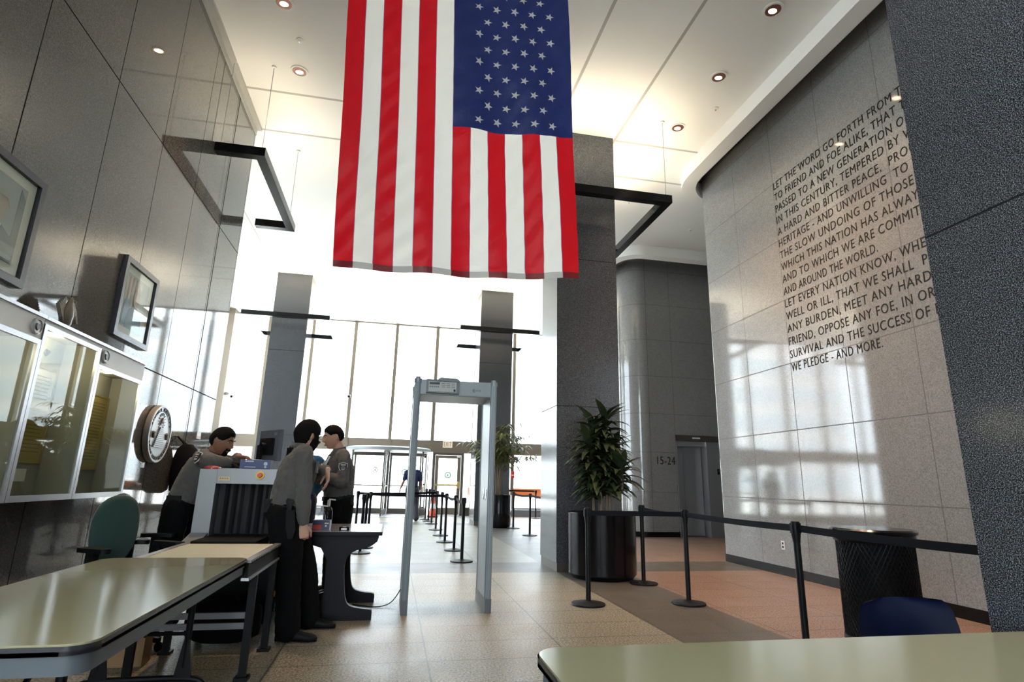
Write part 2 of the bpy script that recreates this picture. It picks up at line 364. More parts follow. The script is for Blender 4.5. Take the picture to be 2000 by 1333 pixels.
# elevator wall with rounded corner and a recessed door opening
bm = B(); EX0, EX1, EZ = 6.97, 8.02, 2.42
def core(z0, z1, d, hole):
    left = arc(6.25, 13.91, 0.55 + d, 180, 270, 16); back = arc(6.25, 16.2, 0.55 + d, 90, 180, 10)
    front = 13.36 - d
    if hole:
        prism(bm, [(x, y, z0) for x, y in [(EX0, 16.75 + d)] + back + left + [(EX0, front)]], (0, 0, z1 - z0))
        prism(bm, [(EX1, front, z0), (11.6, front, z0), (11.6, 16.75 + d, z0), (EX1, 16.75 + d, z0)], (0, 0, z1 - z0))
        box(bm, EX0, 13.75, z0, EX1, 16.75, z1)
    else:
        prism(bm, [(x, y, z0) for x, y in back + left + [(11.6, front), (11.6, 16.75 + d)]], (0, 0, z1 - z0))
core(0, EZ, 0.0, True); core(EZ, 7.7, 0.0, False); struct('wall_elevator', bm, M['granite_light'])
bm = B(); core(0, 0.12, 0.012, True); struct('baseboard_elevator', bm, M['black_gloss'])
# elevator door
t = sthing('door_1', (7.5, 13.6, 0))
bm = B(); box(bm, EX0 + 0.02, 13.62, 0.01, 7.27, 13.66, 2.2); obj('door_leaf', bm, M['steel'], t, bevel=0.004)
bm = B(); box(bm, 7.275, 13.62, 0.01, 7.78, 13.66, 2.2); obj('door_leaf', bm, M['steel'], t, bevel=0.004)
bm = B(); box(bm, EX0 - 0.03, 13.33, 2.32, EX1 + 0.22, 13.74, 2.47); obj('door_header', bm, M['bronze_dark'], t, bevel=0.006)
bm = B(); box(bm, EX0 + 0.02, 13.40, 2.2, EX1, 13.74, 2.318); obj('transom_panel', bm, M['alu'], t, bevel=0.004)
bm = B(); box(bm, 7.79, 13.345, 0, EX1 + 0.22, 13.74, 2.318); box(bm, EX0 - 0.01, 13.345, 0, EX0 + 0.015, 13.74, 2.318); obj('door_jamb', bm, M['steel'], t, bevel=0.004)
bm = B(); box(bm, 7.40, 13.325, 2.385, 7.62, 13.33, 2.42); obj('floor_indicator', bm, M['white_plastic'], t)
t = thing('call_button', 'small black elevator call button on the steel jamb right of the elevator door', 'button', (8.08, 13.345, 1.58))
bm = B(); box(bm, 8.05, 13.33, 1.51, 8.11, 13.343, 1.65); obj('button_plate', bm, M['black_metal'], t, bevel=0.003)
bm = B(); cyl(bm, (8.08, 13.33, 1.60), (8.08, 13.322, 1.60), 0.012); obj('push_button', bm, M['chrome'], t)
t = lettering('elevator_number', '15-24', (6.43, 13.352, 1.725), (1, 0, 0), (0, 0, 1), 0.19, M['letter'], width=0.48, depth=0.006)
tag(t, 'black numerals fixed to the granite wall left of the elevator door', 'sign')
# outer walls of the left and right wings
bm = B(); box(bm, 11.6, -9.0, 0, 11.8, 21.62, 7.7); struct('wall_east', bm, M['granite_light'])
bm = B(); box(bm, -6.9, 9.3, 0, -6.45, 10.6, CEIL); box(bm, -6.9, 20.4, 0, -6.45, 21.62, CEIL); struct('wall_west', bm, M['granite_dark'])
bm = B(); box(bm, -6.0, 9.3, 0.0, -2.72, 9.315, 0.1); struct('baseboard_left', bm, M['black_gloss'])

# columns: granite shafts on a recessed dark plinth
def column(n, x0, y0, x1, y1):
    bm = B(); box(bm, x0, y0, 0.12, x1, y1, CEIL); o = struct('column_%d' % n, bm, M['granite_col'], bevel=0.006)
    bm = B(); box(bm, x0 + 0.012, y0 + 0.012, 0, x1 - 0.012, y1 - 0.012, 0.12); obj('plinth', bm, M['bronze_dark'], o)
    return o
column(1, 2.335, 8.147, 3.335, 9.06)
column(2, 2.335, 1.05, 3.335, 1.988)
column(3, 2.335, 16.657, 3.345, 17.65)
column(4, -3.71, 16.657, -2.735, 17.65)

# ------------------------------------------------------------------ glazed front (north), with bronze mullions and transom
FY = 21.5
mull = [-6.33, -4.80, -3.27, -1.74, -0.21, 1.34, 2.87, 4.40, 5.93, 7.46, 8.99, 10.52, 11.6]
n = 0
for a, b_ in zip(mull, mull[1:]):
    n += 1; t = sthing('window_%d' % n, ((a + b_) / 2, FY, 0)); rev = a in (-1.74, -0.21); dr = a == 1.34
    bm = B(); box(bm, a + 0.06, FY, 2.66, b_ - 0.06, FY + 0.012, CEIL); obj('pane', bm, M['glass'], t, smooth=0)
    bm = B(); box(bm, a - 0.06, FY - 0.11, 2.24 if (rev or dr) else 0.0, a + 0.06, FY + 0.09, CEIL); obj('mullion', bm, M['bronze'], t, bevel=0.006)
    bm = B(); box(bm, a + 0.06, FY - 0.07, 2.22, b_ - 0.06, FY + 0.07, 2.66); obj('transom', bm, M['bronze'], t, bevel=0.006)
    bm = B(); box(bm, a + 0.06, FY - 0.05, 7.0, b_ - 0.06, FY + 0.05, CEIL - 0.002); obj('head', bm, M['bronze'], t)
    if not (rev or dr):
        bm = B(); box(bm, a + 0.06, FY, 0.28, b_ - 0.06, FY + 0.012, 2.22); obj('lower_pane', bm, M['glass'], t, smooth=0)
        bm = B(); box(bm, a + 0.06, FY - 0.05, 0.0, b_ - 0.06, FY + 0.05, 0.28); obj('sill', bm, M['bronze_dark'], t, bevel=0.006)
bm = B(); box(bm, -6.36, FY - 0.55, 0, -5.92, FY - 0.12, CEIL); struct('trim_4', bm, M['bronze'], bevel=0.01)
bm = B(); box(bm, 3.4, 21.0, 0, 11.5, 21.33, 0.24); struct('trim_5', bm, pmat('heater_grey', (0.20, 0.20, 0.22), 0.4, 0.3), bevel=0.02)
bm = B(); box(bm, -5.9, 21.0, 0, -2.1, 21.33, 0.24); struct('trim_6', bm, pmat('heater_grey_two', (0.20, 0.20, 0.22), 0.4, 0.3), bevel=0.02)
# unseen south windows, added to brighten south-facing things; then west wing glazing
bm = B(); box(bm, 0.9, -9.0, 0, 5.59, -8.6, CEIL); struct('wall_south', bm, M['granite_light'])
for k in range(2):
    a = -2.6 + 1.75 * k; n += 1; t = sthing('window_%d' % n, (a + 0.87, -8.65, 0))
    bm = B(); box(bm, a + 0.035, -8.66, 0.1, a + 1.715, -8.65, CEIL); obj('pane', bm, M['glass'], t, smooth=0)
    bm = B(); box(bm, a - 0.035, -8.75, 0, a + 0.035, -8.55, CEIL); box(bm, a + 0.035, -8.72, 2.22, a + 1.715, -8.58, 2.66); box(bm, a + 0.035, -8.72, 0, a + 1.715, -8.58, 0.1); obj('mullion', bm, M['bronze'], t)
for k in range(6):
    a = 10.6 + 1.63 * k; n += 1; t = sthing('window_%d' % n, (-6.6, a + 0.8, 0))
    bm = B(); box(bm, -6.61, a + 0.035, 0.1, -6.60, a + 1.595, CEIL); obj('pane', bm, M['glass'], t, smooth=0)
    bm = B(); box(bm, -6.7, a - 0.035, 0, -6.5, a + 0.035, CEIL); box(bm, -6.67, a + 0.035, 2.22, -6.53, a + 1.595, 2.66); box(bm, -6.67, a + 0.035, 0, -6.53, a + 1.595, 0.1); obj('mullion', bm, M['bronze'], t)

for k in range(5):
    a = -8.0 + 1.52 * k; n += 1; t = sthing('window_%d' % n, (-2.8, a + 0.76, 0))
    bm = B(); box(bm, -2.81, a + 0.035, 0.1, -2.80, a + 1.485, CEIL); obj('pane', bm, M['glass'], t, smooth=0)
    bm = B(); box(bm, -2.9, a - 0.035, 0, -2.7, a + 0.035, CEIL); box(bm, -2.87, a + 0.035, 2.22, -2.73, a + 1.485, 2.66); box(bm, -2.87, a + 0.035, 0, -2.73, a + 1.485, 0.1); obj('mullion', bm, M['bronze'], t)
# revolving door
RX, RY, RR = -0.2, 21.42, 1.42
t = sthing('door_2', (RX, RY, 0))
bm = B(); lathe(bm, [(RR + 0.06, 2.19), (RR + 0.10, 2.21), (RR + 0.10, 2.29), (RR + 0.04, 2.33), (0.02, 2.34), (0.02, 2.19)], (RX, RY, 0), 48); obj('canopy', bm, M['det_grey'], t)
bm = B(); cyl(bm, (RX, RY, 0), (RX, RY, 2.19), 0.05); obj('centre_post', bm, M['bronze_dark'], t)
for ang in (-95, -5, 85, 175):
    a = math.radians(ang); d = V((math.cos(a), math.sin(a), 0)); c0 = V((RX, RY, 0))
    bm = B()
    for r0, r1, z0, z1 in ((0.06, 0.13, 0.02, 2.17), (RR - 0.14, RR - 0.04, 0.02, 2.17), (0.13, RR - 0.14, 0.02, 0.22), (0.13, RR - 0.14, 2.05, 2.17)):
        zm = (z0 + z1) / 2; obox(bm, c0 + d * r0 + V((0, 0, zm)), c0 + d * r1 + V((0, 0, zm)), 0.05, z1 - z0)
    wg = obj('wing', bm, M['bronze_dark'], t, bevel=0.004)
    bm = B(); obox(bm, c0 + d * 0.13 + V((0, 0, 1.13)), c0 + d * (RR - 0.14) + V((0, 0, 1.13)), 0.01, 1.84); obj('pane', bm, M['glass'], wg, smooth=0)
    bm = B(); s = d.cross(V((0, 0, 1))); obox(bm, c0 + d * 0.14 - s * 0.06 + V((0, 0, 1.0)), c0 + d * (RR - 0.15) - s * 0.06 + V((0, 0, 1.0)), 0.03, 0.04); obj('push_bar', bm, M['bronze_dark'], wg)
for a0, a1 in ((148, 212), (-32, 32)):
    bm = B(); pts = arc(0, 0, RR, a0, a1, 12)
    rings = [[V((RX + x * k, RY + y * k, z)) for k, z in ((1, 0.25), (1.007, 0.25), (1.007, 2.19), (1, 2.19))] for x, y in pts]
    loft(bm, rings); obj('drum_glass', bm, M['glass'], t, smooth=30)
    bm = B(); rings = [[V((RX + x * k, RY + y * k, z)) for k, z in ((0.985, 0.0), (1.02, 0.0), (1.02, 0.25), (0.985, 0.25))] for x, y in pts]
    loft(bm, rings); obj('drum_base', bm, M['bronze_dark'], t, smooth=30)
    for q in (0, 6, 12):
        x, y = pts[q]; bm = B(); box(bm, RX + x - 0.03, RY + y - 0.03, 0, RX + x + 0.03, RY + y + 0.03, 2.19); obj('drum_post', bm, M['bronze_dark'], t)
bm = B(); lathe(bm, [(RR + 0.1, 0.001), (RR + 0.1, 0.014), (0.02, 0.016), (0.02, 0.001)], (RX, RY, 0), 48); obj('floor_ring', bm, M['alu'], t)
def ring_sticker(parent, c, r, mat, inner=None):
    bm = B(); c = V(c); n_ = 20
    o_ = [c + V((r * math.cos(2 * PI * k / n_), 0, r * math.sin(2 * PI * k / n_))) for k in range(n_)]
    i_ = [c + V((r * 0.68 * math.cos(2 * PI * k / n_), 0, r * 0.68 * math.sin(2 * PI * k / n_))) for k in range(n_)]
    loft(bm, [o_, i_, [p + V((0, 0.003, 0)) for p in i_], [p + V((0, 0.003, 0)) for p in o_]], cap=False, close=True)
    o = obj('sticker', bm, mat, parent, smooth=0)
    bm = B(); box(bm, c.x - r * 0.22, c.y, c.z - r * 0.4, c.x + r * 0.22, c.y + 0.003, c.z + r * 0.35); obj('sticker_mark', bm, inner or mat, o, smooth=0)
M['green_mark'] = pmat('green_sticker', (0.03, 0.20, 0.10), 0.5); M['red_mark'] = pmat('red_sticker', (0.35, 0.10, 0.10), 0.5)
ring_sticker(t, (-0.62, 20.75, 1.53), 0.10, M['red_mark']); ring_sticker(t, (0.40, 20.75, 1.48), 0.11, M['green_mark']); ring_sticker(t, (0.20, 20.75, 1.48), 0.07, M['green_mark'])

# glazed swing door under the EXIT sign
t = sthing('door_3', (1.98, FY, 0))
bm = B()
for x0, z0, x1, z1 in ((1.40, 0, 1.50, 2.22), (2.46, 0, 2.56, 2.22), (1.50, 2.14, 2.46, 2.22)): box(bm, x0, FY - 0.09, z0, x1, FY + 0.07, z1)
obj('door_frame', bm, M['bronze_dark'], t, bevel=0.005)
bm = B()
for x0, z0, x1, z1 in ((1.51, 0.01, 1.63, 2.13), (2.33, 0.01, 2.45, 2.13), (1.63, 0.01, 2.33, 0.26), (1.63, 2.02, 2.33, 2.13)): box(bm, x0, FY - 0.03, z0, x1, FY + 0.03, z1)
lf = obj('door_leaf', bm, M['bronze'], t, bevel=0.004)
bm = B(); box(bm, 1.63, FY - 0.005, 0.26, 2.33, FY + 0.005, 2.02); obj('pane', bm, M['glass'], lf, smooth=0)
bm = B(); obox(bm, (1.55, FY - 0.10, 1.06), (2.42, FY - 0.10, 1.06), 0.04, 0.06); box(bm, 2.34, FY - 0.11, 0.95, 2.43, FY - 0.03, 1.2); box(bm, 1.53, FY - 0.10, 1.03, 1.58, FY - 0.03, 1.09); obj('push_bar', bm, M['brass'], lf, bevel=0.004)
bm = B(); box(bm, 2.30, FY - 0.09, 2.06, 2.42, FY - 0.04, 2.12); obj('door_closer', bm, M['white_plastic'], lf)
ring_sticker(lf, (1.99, FY - 0.012, 1.42), 0.12, M['green_mark'])
n += 1; t = sthing('window_%d' % n, (2.7, FY, 0))
bm = B(); box(bm, 2.56, FY, 0.28, 2.835, FY + 0.012, 2.22); obj('pane', bm, M['glass'], t, smooth=0)
bm = B(); box(bm, 2.56, FY - 0.05, 0, 2.835, FY + 0.05, 0.28); obj('sill', bm, M['bronze_dark'], t)
# EXIT sign
t = thing('exit_sign', 'pale exit sign with red letters mounted on the bronze transom above the glass door', 'sign', (1.92, FY - 0.07, 2.53))
bm = B(); box(bm, 1.745, FY - 0.14, 2.41, 2.095, FY - 0.072, 2.655); obj('sign_box', bm, pmat('exit_face', (0.75, 0.68, 0.52), 0.5, emis=(1.0, 0.85, 0.6), es=0.1), t, bevel=0.006)
lettering('sign_lettering', 'EXIT', (1.78, FY - 0.142, 2.455), (1, 0, 0), (0, 0, 1), 0.155, pmat('exit_red', (0.16, 0.002, 0.006), 0.6, spec=0.1), t, width=0.28)
# fire alarm pull station on the mullion right of the rear column
t = thing('fire_alarm_pull', 'small red fire alarm pull station on the mullion right of the rear column', 'fire alarm', (4.40, FY - 0.12, 1.5))
bm = B(); box(bm, 4.33, FY - 0.18, 1.36, 4.47, FY - 0.112, 1.62); obj('alarm_box', bm, M['red'], t, bevel=0.008)
bm = B(); box(bm, 4.36, FY - 0.2, 1.45, 4.44, FY - 0.182, 1.49); obj('pull_handle', bm, M['white_plastic'], t)
t = thing('alarm_strobe', 'small red alarm strobe high on the mullion right of the rear column', 'alarm light', (4.40, FY - 0.12, 2.15))
bm = B(); box(bm, 4.34, FY - 0.17, 2.08, 4.46, FY - 0.112, 2.2); obj('strobe_body', bm, M['orange'], t, bevel=0.008)
bm = B(); box(bm, 4.37, FY - 0.19, 2.11, 4.43, FY - 0.172, 2.17); obj('strobe_lens', bm, M['white_plastic'], t)
# black balls on the mullions
for x, z, lab in ((-1.78, 4.15, 'small black security camera halfway up the mullion right of the left rear column'), (-5.72, 4.0, 'small black security camera halfway up the bronze jamb at the far left of the glazing')):
    y_ = FY - 0.11 if x > -5 else FY - 0.3
    t = thing('security_camera', lab, 'camera', (x, y_, z))
    bm = B(); box(bm, x - 0.06, y_ - 0.03, z - 0.05, x + 0.06, y_ - 0.002, z + 0.05) if x > -5 else box(bm, -5.918, y_ - 0.03, z - 0.05, -5.80, y_ + 0.03, z + 0.05); obj('bracket', bm, M['white_plastic'], t)
    bm = B(); ellipsoid(bm, (x, y_ - 0.08 if x > -5 else y_, z - 0.02 if x > -5 else z - 0.09), 0.05, 0.05, 0.05); obj('lens_dome', bm, M['black_gloss'], t)

# ------------------------------------------------------------------ outside, seen through the glass
bm = B(); box(bm, -60, 21.62, -0.3, 70, 120, -0.03); box(bm, -60, -60, -0.3, -7.0, 21.62, -0.03); box(bm, -7.0, -60, -0.3, 30, -9.0, -0.03); o = struct('ground_outside', bm, pmat('pavement', (0.5, 0.5, 0.48), 0.8))
def far_building(x0, y0, x1, y1, h, label, win=True):
    t = thing('office_building', label, 'building', ((x0 + x1) / 2, (y0 + y1) / 2, -0.03))
    bm = B(); box(bm, x0, y0, -0.03, x1, y1, h); obj('facade', bm, pmat('far_concrete', (0.62, 0.61, 0.60), 0.7), t)
    bm = B(); z = 1.2
    while z < h - 1.5:
        box(bm, x0 + 0.6, y0 - 0.05, z, x1 - 0.6, y0 - 0.01, z + 1.5); z += 3.2
    obj('window_band', bm, pmat('far_glass', (0.50, 0.54, 0.57), 0.3), t)
far_building(-30, 62, -4, 80, 26, 'pale office building across the street behind the revolving door')
far_building(4, 58, 34, 76, 16, 'low pale office building across the street right of the glass door')
t = thing('street_barricade', 'orange board barricade outside the glass right of the rear column', 'barricade', (4.2, 22.6, -0.03))
bm = B(); box(bm, 2.9, 22.58, 0.68, 6.0, 22.63, 0.98); obj('board', bm, M['orange'], t, bevel=0.004)
for x in (3.0, 5.9): bm = B(); box(bm, x - 0.03, 22.64, -0.03, x + 0.03, 22.7, 0.98); box(bm, x - 0.03, 22.4, -0.03, x + 0.03, 22.9, 0.03); obj('leg', bm, M['white_plastic'], t)

# ------------------------------------------------------------------ inscription on the right wall
TX = [("LET THE WORD GO FORTH FROM", " THIS TIME AND PLACE,", 4.89), ("TO FRIEND AND FOE ALIKE, THAT", " THE TORCH HAS BEEN", 4.86), ("PASSED TO A NEW GENERATION O", "F AMERICANS, BORN", 4.78),
      ("IN THIS CENTURY, TEMPERED BY", " WAR, DISCIPLINED BY", 4.87), ("A HARD AND BITTER PEACE,  PRO", "UD OF OUR ANCIENT", 4.79), ("HERITAGE - AND UNWILLING  TO", " WITNESS OR PERMIT", 4.82),
      ("THE SLOW UNDOING OF THOSE", " HUMAN RIGHTS TO", 4.78), ("WHICH THIS NATION HAS ALWAY", "S BEEN COMMITTED,", 4.75), ("AND TO WHICH WE ARE COMMIT", "TED TODAY AT HOME", 4.76), ("AND AROUND THE WORLD.", "", 5.38),
      ("LET EVERY NATION KNOW, WHE", "THER IT WISHES US", 4.76), ("WELL OR ILL, THAT WE SHALL  P", "AY ANY PRICE, BEAR", 4.77), ("ANY BURDEN, MEET ANY HARD", "SHIP, SUPPORT ANY", 4.76), ("FRIEND, OPPOSE ANY FOE, IN OR", "DER TO ASSURE THE", 4.75),
      ("SURVIVAL AND THE SUCCESS OF", " LIBERTY. THIS MUCH", 4.84), ("WE PLEDGE - AND MORE.", "", 5.5)]
t = thing('wall_inscription', 'dark engraved capital letters in sixteen lines on the pale polished granite right wall', 'inscription', (5.585, 5.5, 2.86))
for k, (vis, rest, e) in enumerate(TX):
    xs = (7.105 - e) / text_width(vis)
    lettering('inscription_line', vis + rest, (5.588, 7.105, 5.78 - k * 0.1947), (0, -1, 0), (0, 0, 1), 0.118, M['letter'], t, xscale=xs, depth=0.002)

# wall outlet
t = thing('power_outlet', 'white double power outlet low on the right granite wall', 'outlet', (5.59, 7.65, 0.41))
bm = B(); box(bm, 5.582, 7.615, 0.35, 5.589, 7.685, 0.47); obj('cover_plate', bm, M['white_plastic'], t, bevel=0.002)
for z in (0.385, 0.435): bm = B(); cyl(bm, (5.583, 7.65, z), (5.579, 7.65, z), 0.017); obj('socket', bm, M['black_plastic'], t)

# ------------------------------------------------------------------ ceiling fittings
M['bulb'] = pmat('lamp_glow', (1, 0.8, 0.6), 0.5, emis=(1.0, 0.72, 0.45), es=14.0)
M['reflector'] = pmat('lamp_reflector', (0.22, 0.09, 0.07), 0.3, 0.3)
def downlight(x, y, label):
    t = thing('downlight', label, 'ceiling light', (x, y, CEIL), group='recessed downlights')
    bm = B(); lathe(bm, [(0.125, -0.001), (0.125, -0.012), (0.098, -0.014), (0.092, -0.001)], (x, y, CEIL), 28); obj('trim_ring', bm, M['white_paint'], t)
    bm = B(); lathe(bm, [(0.094, -0.013), (0.078, -0.004), (0.03, -0.003), (0.03, -0.001), (0.094, -0.001)], (x, y, CEIL), 28); obj('reflector', bm, M['reflector'], t)
    bm = B(); ellipsoid(bm, (x, y + 0.012, CEIL - 0.009), 0.072, 0.056, 0.006); obj('lamp', bm, M['bulb'], t)
    return t
def spot(x, y, e, deg=62):
    l = bpy.data.lights.new('downlight_beam', 'SPOT'); l.energy = e; l.color = (1.0, 0.66, 0.42); l.spot_size = math.radians(deg); l.spot_blend = 0.7; l.shadow_soft_size = 0.06
    o = bpy.data.objects.new('downlight_beam', l); o.location = (x, y, CEIL - 0.03); C.objects.link(o)
for x, y, lab in ((-1.77, 6.38, 'recessed downlight at the top edge left of the flag'), (-1.77, 7.64, 'recessed downlight left of the flag near the hanging wire'), (4.27, 5.11, 'recessed downlight at the top right, nearest the camera'), (4.27, 6.35, 'recessed downlight right of the flag, middle one of the row'), (4.27, 7.60, 'recessed downlight right of the flag, nearest the granite column')):
    downlight(x, y, lab); spot(x, y, 320 if x > 0 else 260, 84 if x > 0 else 62)
for x, y, lab in ((-1.67, 7.0, 'small white sprinkler disc in the ceiling left of the flag'), (4.61, 7.01, 'small white sprinkler disc in the ceiling near the white fascia'), (6.4, 11.1, 'small white sprinkler disc in the ceiling before the elevators'), (4.5, 10.2, 'small white sprinkler disc in the ceiling above the dark hanging frame')):
    t = thing('sprinkler', lab, 'sprinkler', (x, y, CEIL)); bm = B(); lathe(bm, [(0.05, -0.001), (0.05, -0.012), (0.02, -0.018), (0.002, -0.018)], (x, y, CEIL), 20); obj('cover_disc', bm, M['white_paint'], t)
    bm = B(); cyl(bm, (x, y, CEIL - 0.018), (x, y, CEIL - 0.035), 0.012); obj('sprinkler_head', bm, M['chrome'], t)

M['uplight'] = pmat('uplight_glow', (1, 0.95, 0.8), 0.5, emis=(1.0, 0.87, 0.64), es=2.0)
# suspended dark frames around the columns
def hung_frame(x0, y0, x1, y1, zt, label, wires, open_left=False, lit=0.7):
    t = thing('hanging_light_frame', label, 'light frame', ((x0 + x1) / 2, (y0 + y1) / 2, zt - 0.13), group='dark rectangular frames hung around the columns'); zc = zt - 0.065; s = 0.13
    bars = [((x0, y0, zc), (x1, y0, zc)), ((x0, y1, zc), (x1, y1, zc)), ((x1 - s / 2, y0 + s / 2, zc), (x1 - s / 2, y1 - s / 2, zc))]
    bars[0] = ((x0, y0 + s / 2, zc), (x1, y0 + s / 2, zc)); bars[1] = ((x0, y1 - s / 2, zc), (x1, y1 - s / 2, zc))
    bars[2] = ((x1 - s / 2, y0 + s, zc), (x1 - s / 2, y1 - s, zc))
    if not open_left: bars.append(((x0 + s / 2, y0 + s, zc), (x0 + s / 2, y1 - s, zc)))
    for p, q in bars:
        bm = B(); obox(bm, p, q, s, 0.13); br_ = obj('bar', bm, M['black_gloss'], t, bevel=0.004)
        bm = B(); p2, q2 = V(p) + (V(q) - V(p)) * 0.08, V(p) + (V(q) - V(p)) * 0.92; obox(bm, p2 + V((0, 0, 0.0665)), q2 + V((0, 0, 0.0665)), 0.06, 0.003); obj('uplight_strip', bm, M['uplight'], br_)
        l = bpy.data.lights.new('uplight_beam', 'AREA'); l.shape = 'RECTANGLE'; l.size = (V(q) - V(p)).length * 0.84; l.size_y = 0.06; l.energy = 11.0 * l.size * lit; l.color = (1.0, 0.87, 0.64); l.spread = math.radians(125)
        o_ = bpy.data.objects.new('uplight_beam', l); o_.location = (V(p) + V(q)) / 2 + V((0, 0, 0.071)); d_ = V(q) - V(p); o_.rotation_euler = (PI, 0, math.atan2(d_.y, d_.x)); C.objects.link(o_)
    for x, y in wires:
        bm = B(); cyl(bm, (x, y, zt), (x, y, CEIL), 0.0045, n=6); wr = obj('suspension_wire', bm, M['steel'], t)
        bm = B(); cyl(bm, (x, y, CEIL - 0.025), (x, y, CEIL - 0.001), 0.035); obj('ceiling_cup', bm, M['white_paint'], wr)
hung_frame(-2.715, 7.57, -2.06, 10.1, 5.67, 'dark hanging frame joined to the left granite wall', [(-2.12, 7.63), (-2.12, 9.85), (-2.66, 7.63)], True, lit=0.25)
hung_frame(1.66, 7.45, 4.02, 9.78, 5.67, 'dark hanging frame around the large granite column right of the flag', [(3.95, 7.52), (3.95, 9.7), (1.73, 7.52)], lit=0.5)
hung_frame(-4.38, 15.98, -2.05, 18.45, 5.65, 'far dark hanging frame around the left rear column', [(-2.12, 16.05), (-4.3, 16.05), (-2.12, 18.38)])
hung_frame(1.64, 15.9, 4.02, 18.4, 5.65, 'far dark hanging frame around the right rear column', [(1.71, 15.97), (3.95, 15.97), (1.71, 18.33)])

# ================================================================== THE FLAG
M['flag_red'] = clothm('flag_red', (0.56, 0.004, 0.012)); M['flag_white'] = clothm('flag_white', (0.88, 0.86, 0.80)); M['flag_blue'] = clothm('flag_blue', (0.008, 0.018, 0.11), 0.2)
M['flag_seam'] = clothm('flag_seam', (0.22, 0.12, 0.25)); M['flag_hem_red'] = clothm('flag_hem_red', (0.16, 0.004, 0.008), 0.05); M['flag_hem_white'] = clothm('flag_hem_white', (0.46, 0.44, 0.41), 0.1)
FD = 5.25; BL, BR, TL, TR = V((-0.700, 0, 3.165)), V((1.737, 0, 3.262)), V((-0.845, 0, 6.84)), V((1.615, 0, 6.86))
def flag_pt(u, v, off=0.0):
    """u across the stripes 0..1, v down from the top 0..1"""
    def P(u, v):
        a = TL.lerp(TR, u); b = BL.lerp(BR, u); p = a.lerp(b, v)
        p.z -= 0.055 * math.sin(PI * min(max(u, 0), 1)) * v + 0.012 * math.sin(u * 9) * v
        p.y = FD + (0.035 * math.sin(u * 11 + 1.4 * v) + 0.022 * math.sin(u * 23 - 5 * v + 1)) * (0.35 + 0.65 * v)
        dg = u * 1.3 + v * 2.0
        p.y += 0.008 * math.sin(dg * 38 + 3 * math.sin(u * 7)) * (0.4 + 0.6 * math.sin(PI * u)) * (1.0 if v < 0.97 else 0.3) + 0.012 * (noise.noise(V((u * 9, v * 14, 3))))
        p.x += 0.010 * math.sin(v * 9) * (u - 0.5)
        return p
    p = P(u, v)
    if off:
        e = 1e-3; nrm = (P(u + e, v) - P(u - e, v)).cross(P(u, v + e) - P(u, v - e)).normalized(); p = p + nrm * off
    return p
bm = B(); SP = 8; UE = [] 
for s in range(13):
    UE += [(s + k / SP) / 13 for k in range(SP)] + [(s + 1) / 13 - 0.0022]
UE = sorted(set(UE + [1.0])); NV = 190; VC = 0.548
VE = sorted(set([k / NV for k in range(NV + 1)] + [VC, 0.982]))
gv = [[bm.verts.new(flag_pt(u, v)) for u in UE] for v in VE]
for j in range(len(VE) - 1):
    for i in range(len(UE) - 1):
        f = bm.faces.new((gv[j][i], gv[j + 1][i], gv[j + 1][i + 1], gv[j][i + 1])); uc = (UE[i] + UE[i + 1]) / 2; vc = (VE[j] + VE[j + 1]) / 2
        s = int(uc * 13); red = s % 2 == 0; f.material_index = 0 if red else 1
        if UE[i + 1] - UE[i] < 0.003 and s < 12: f.material_index = 3
        if uc > 6.0 / 13 and vc < VC: f.material_index = 2
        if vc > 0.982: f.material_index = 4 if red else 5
# stars, laid on both faces of the canton
for row in range(11):
    nst = 5 if row % 2 == 0 else 4
    for k in range(nst):
        u = (6.07 + (1.40 if row % 2 == 0 else 1.93) + k * 1.075) / 13; v = VC - 0.034 - row * 0.0498 * 0.5 * 1.98
        for off in (0.005, -0.005):
            ring = []
            for q in range(10):
                a = 2 * PI * q / 10; r = (0.052 if q % 2 == 0 else 0.021); ring.append(bm.verts.new(flag_pt(u + r * math.cos(a) / 2.45, v - r * math.sin(a) / 3.62, off)))
            c = bm.verts.new(flag_pt(u, v, off))
            for q in range(10):
                f = bm.faces.new((c, ring[q], ring[(q + 1) % 10])); f.material_index = 1
t = thing('american_flag', 'huge red, white and blue flag with white stars hanging vertically from the ceiling', 'flag', (0.45, FD, 6.95))
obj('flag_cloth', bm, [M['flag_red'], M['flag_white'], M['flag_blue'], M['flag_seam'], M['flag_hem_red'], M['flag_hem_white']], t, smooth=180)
bm = B(); cyl(bm, (-0.95, FD, 6.86), (1.72, FD, 6.86), 0.022); p_ = obj('pole', bm, M['alu'], t)
for x in (-0.7, 0.4, 1.5): bm = B(); cyl(bm, (x, FD, 6.88), (x, FD, CEIL), 0.004, n=6); obj('hanging_wire', bm, M['steel'], p_)

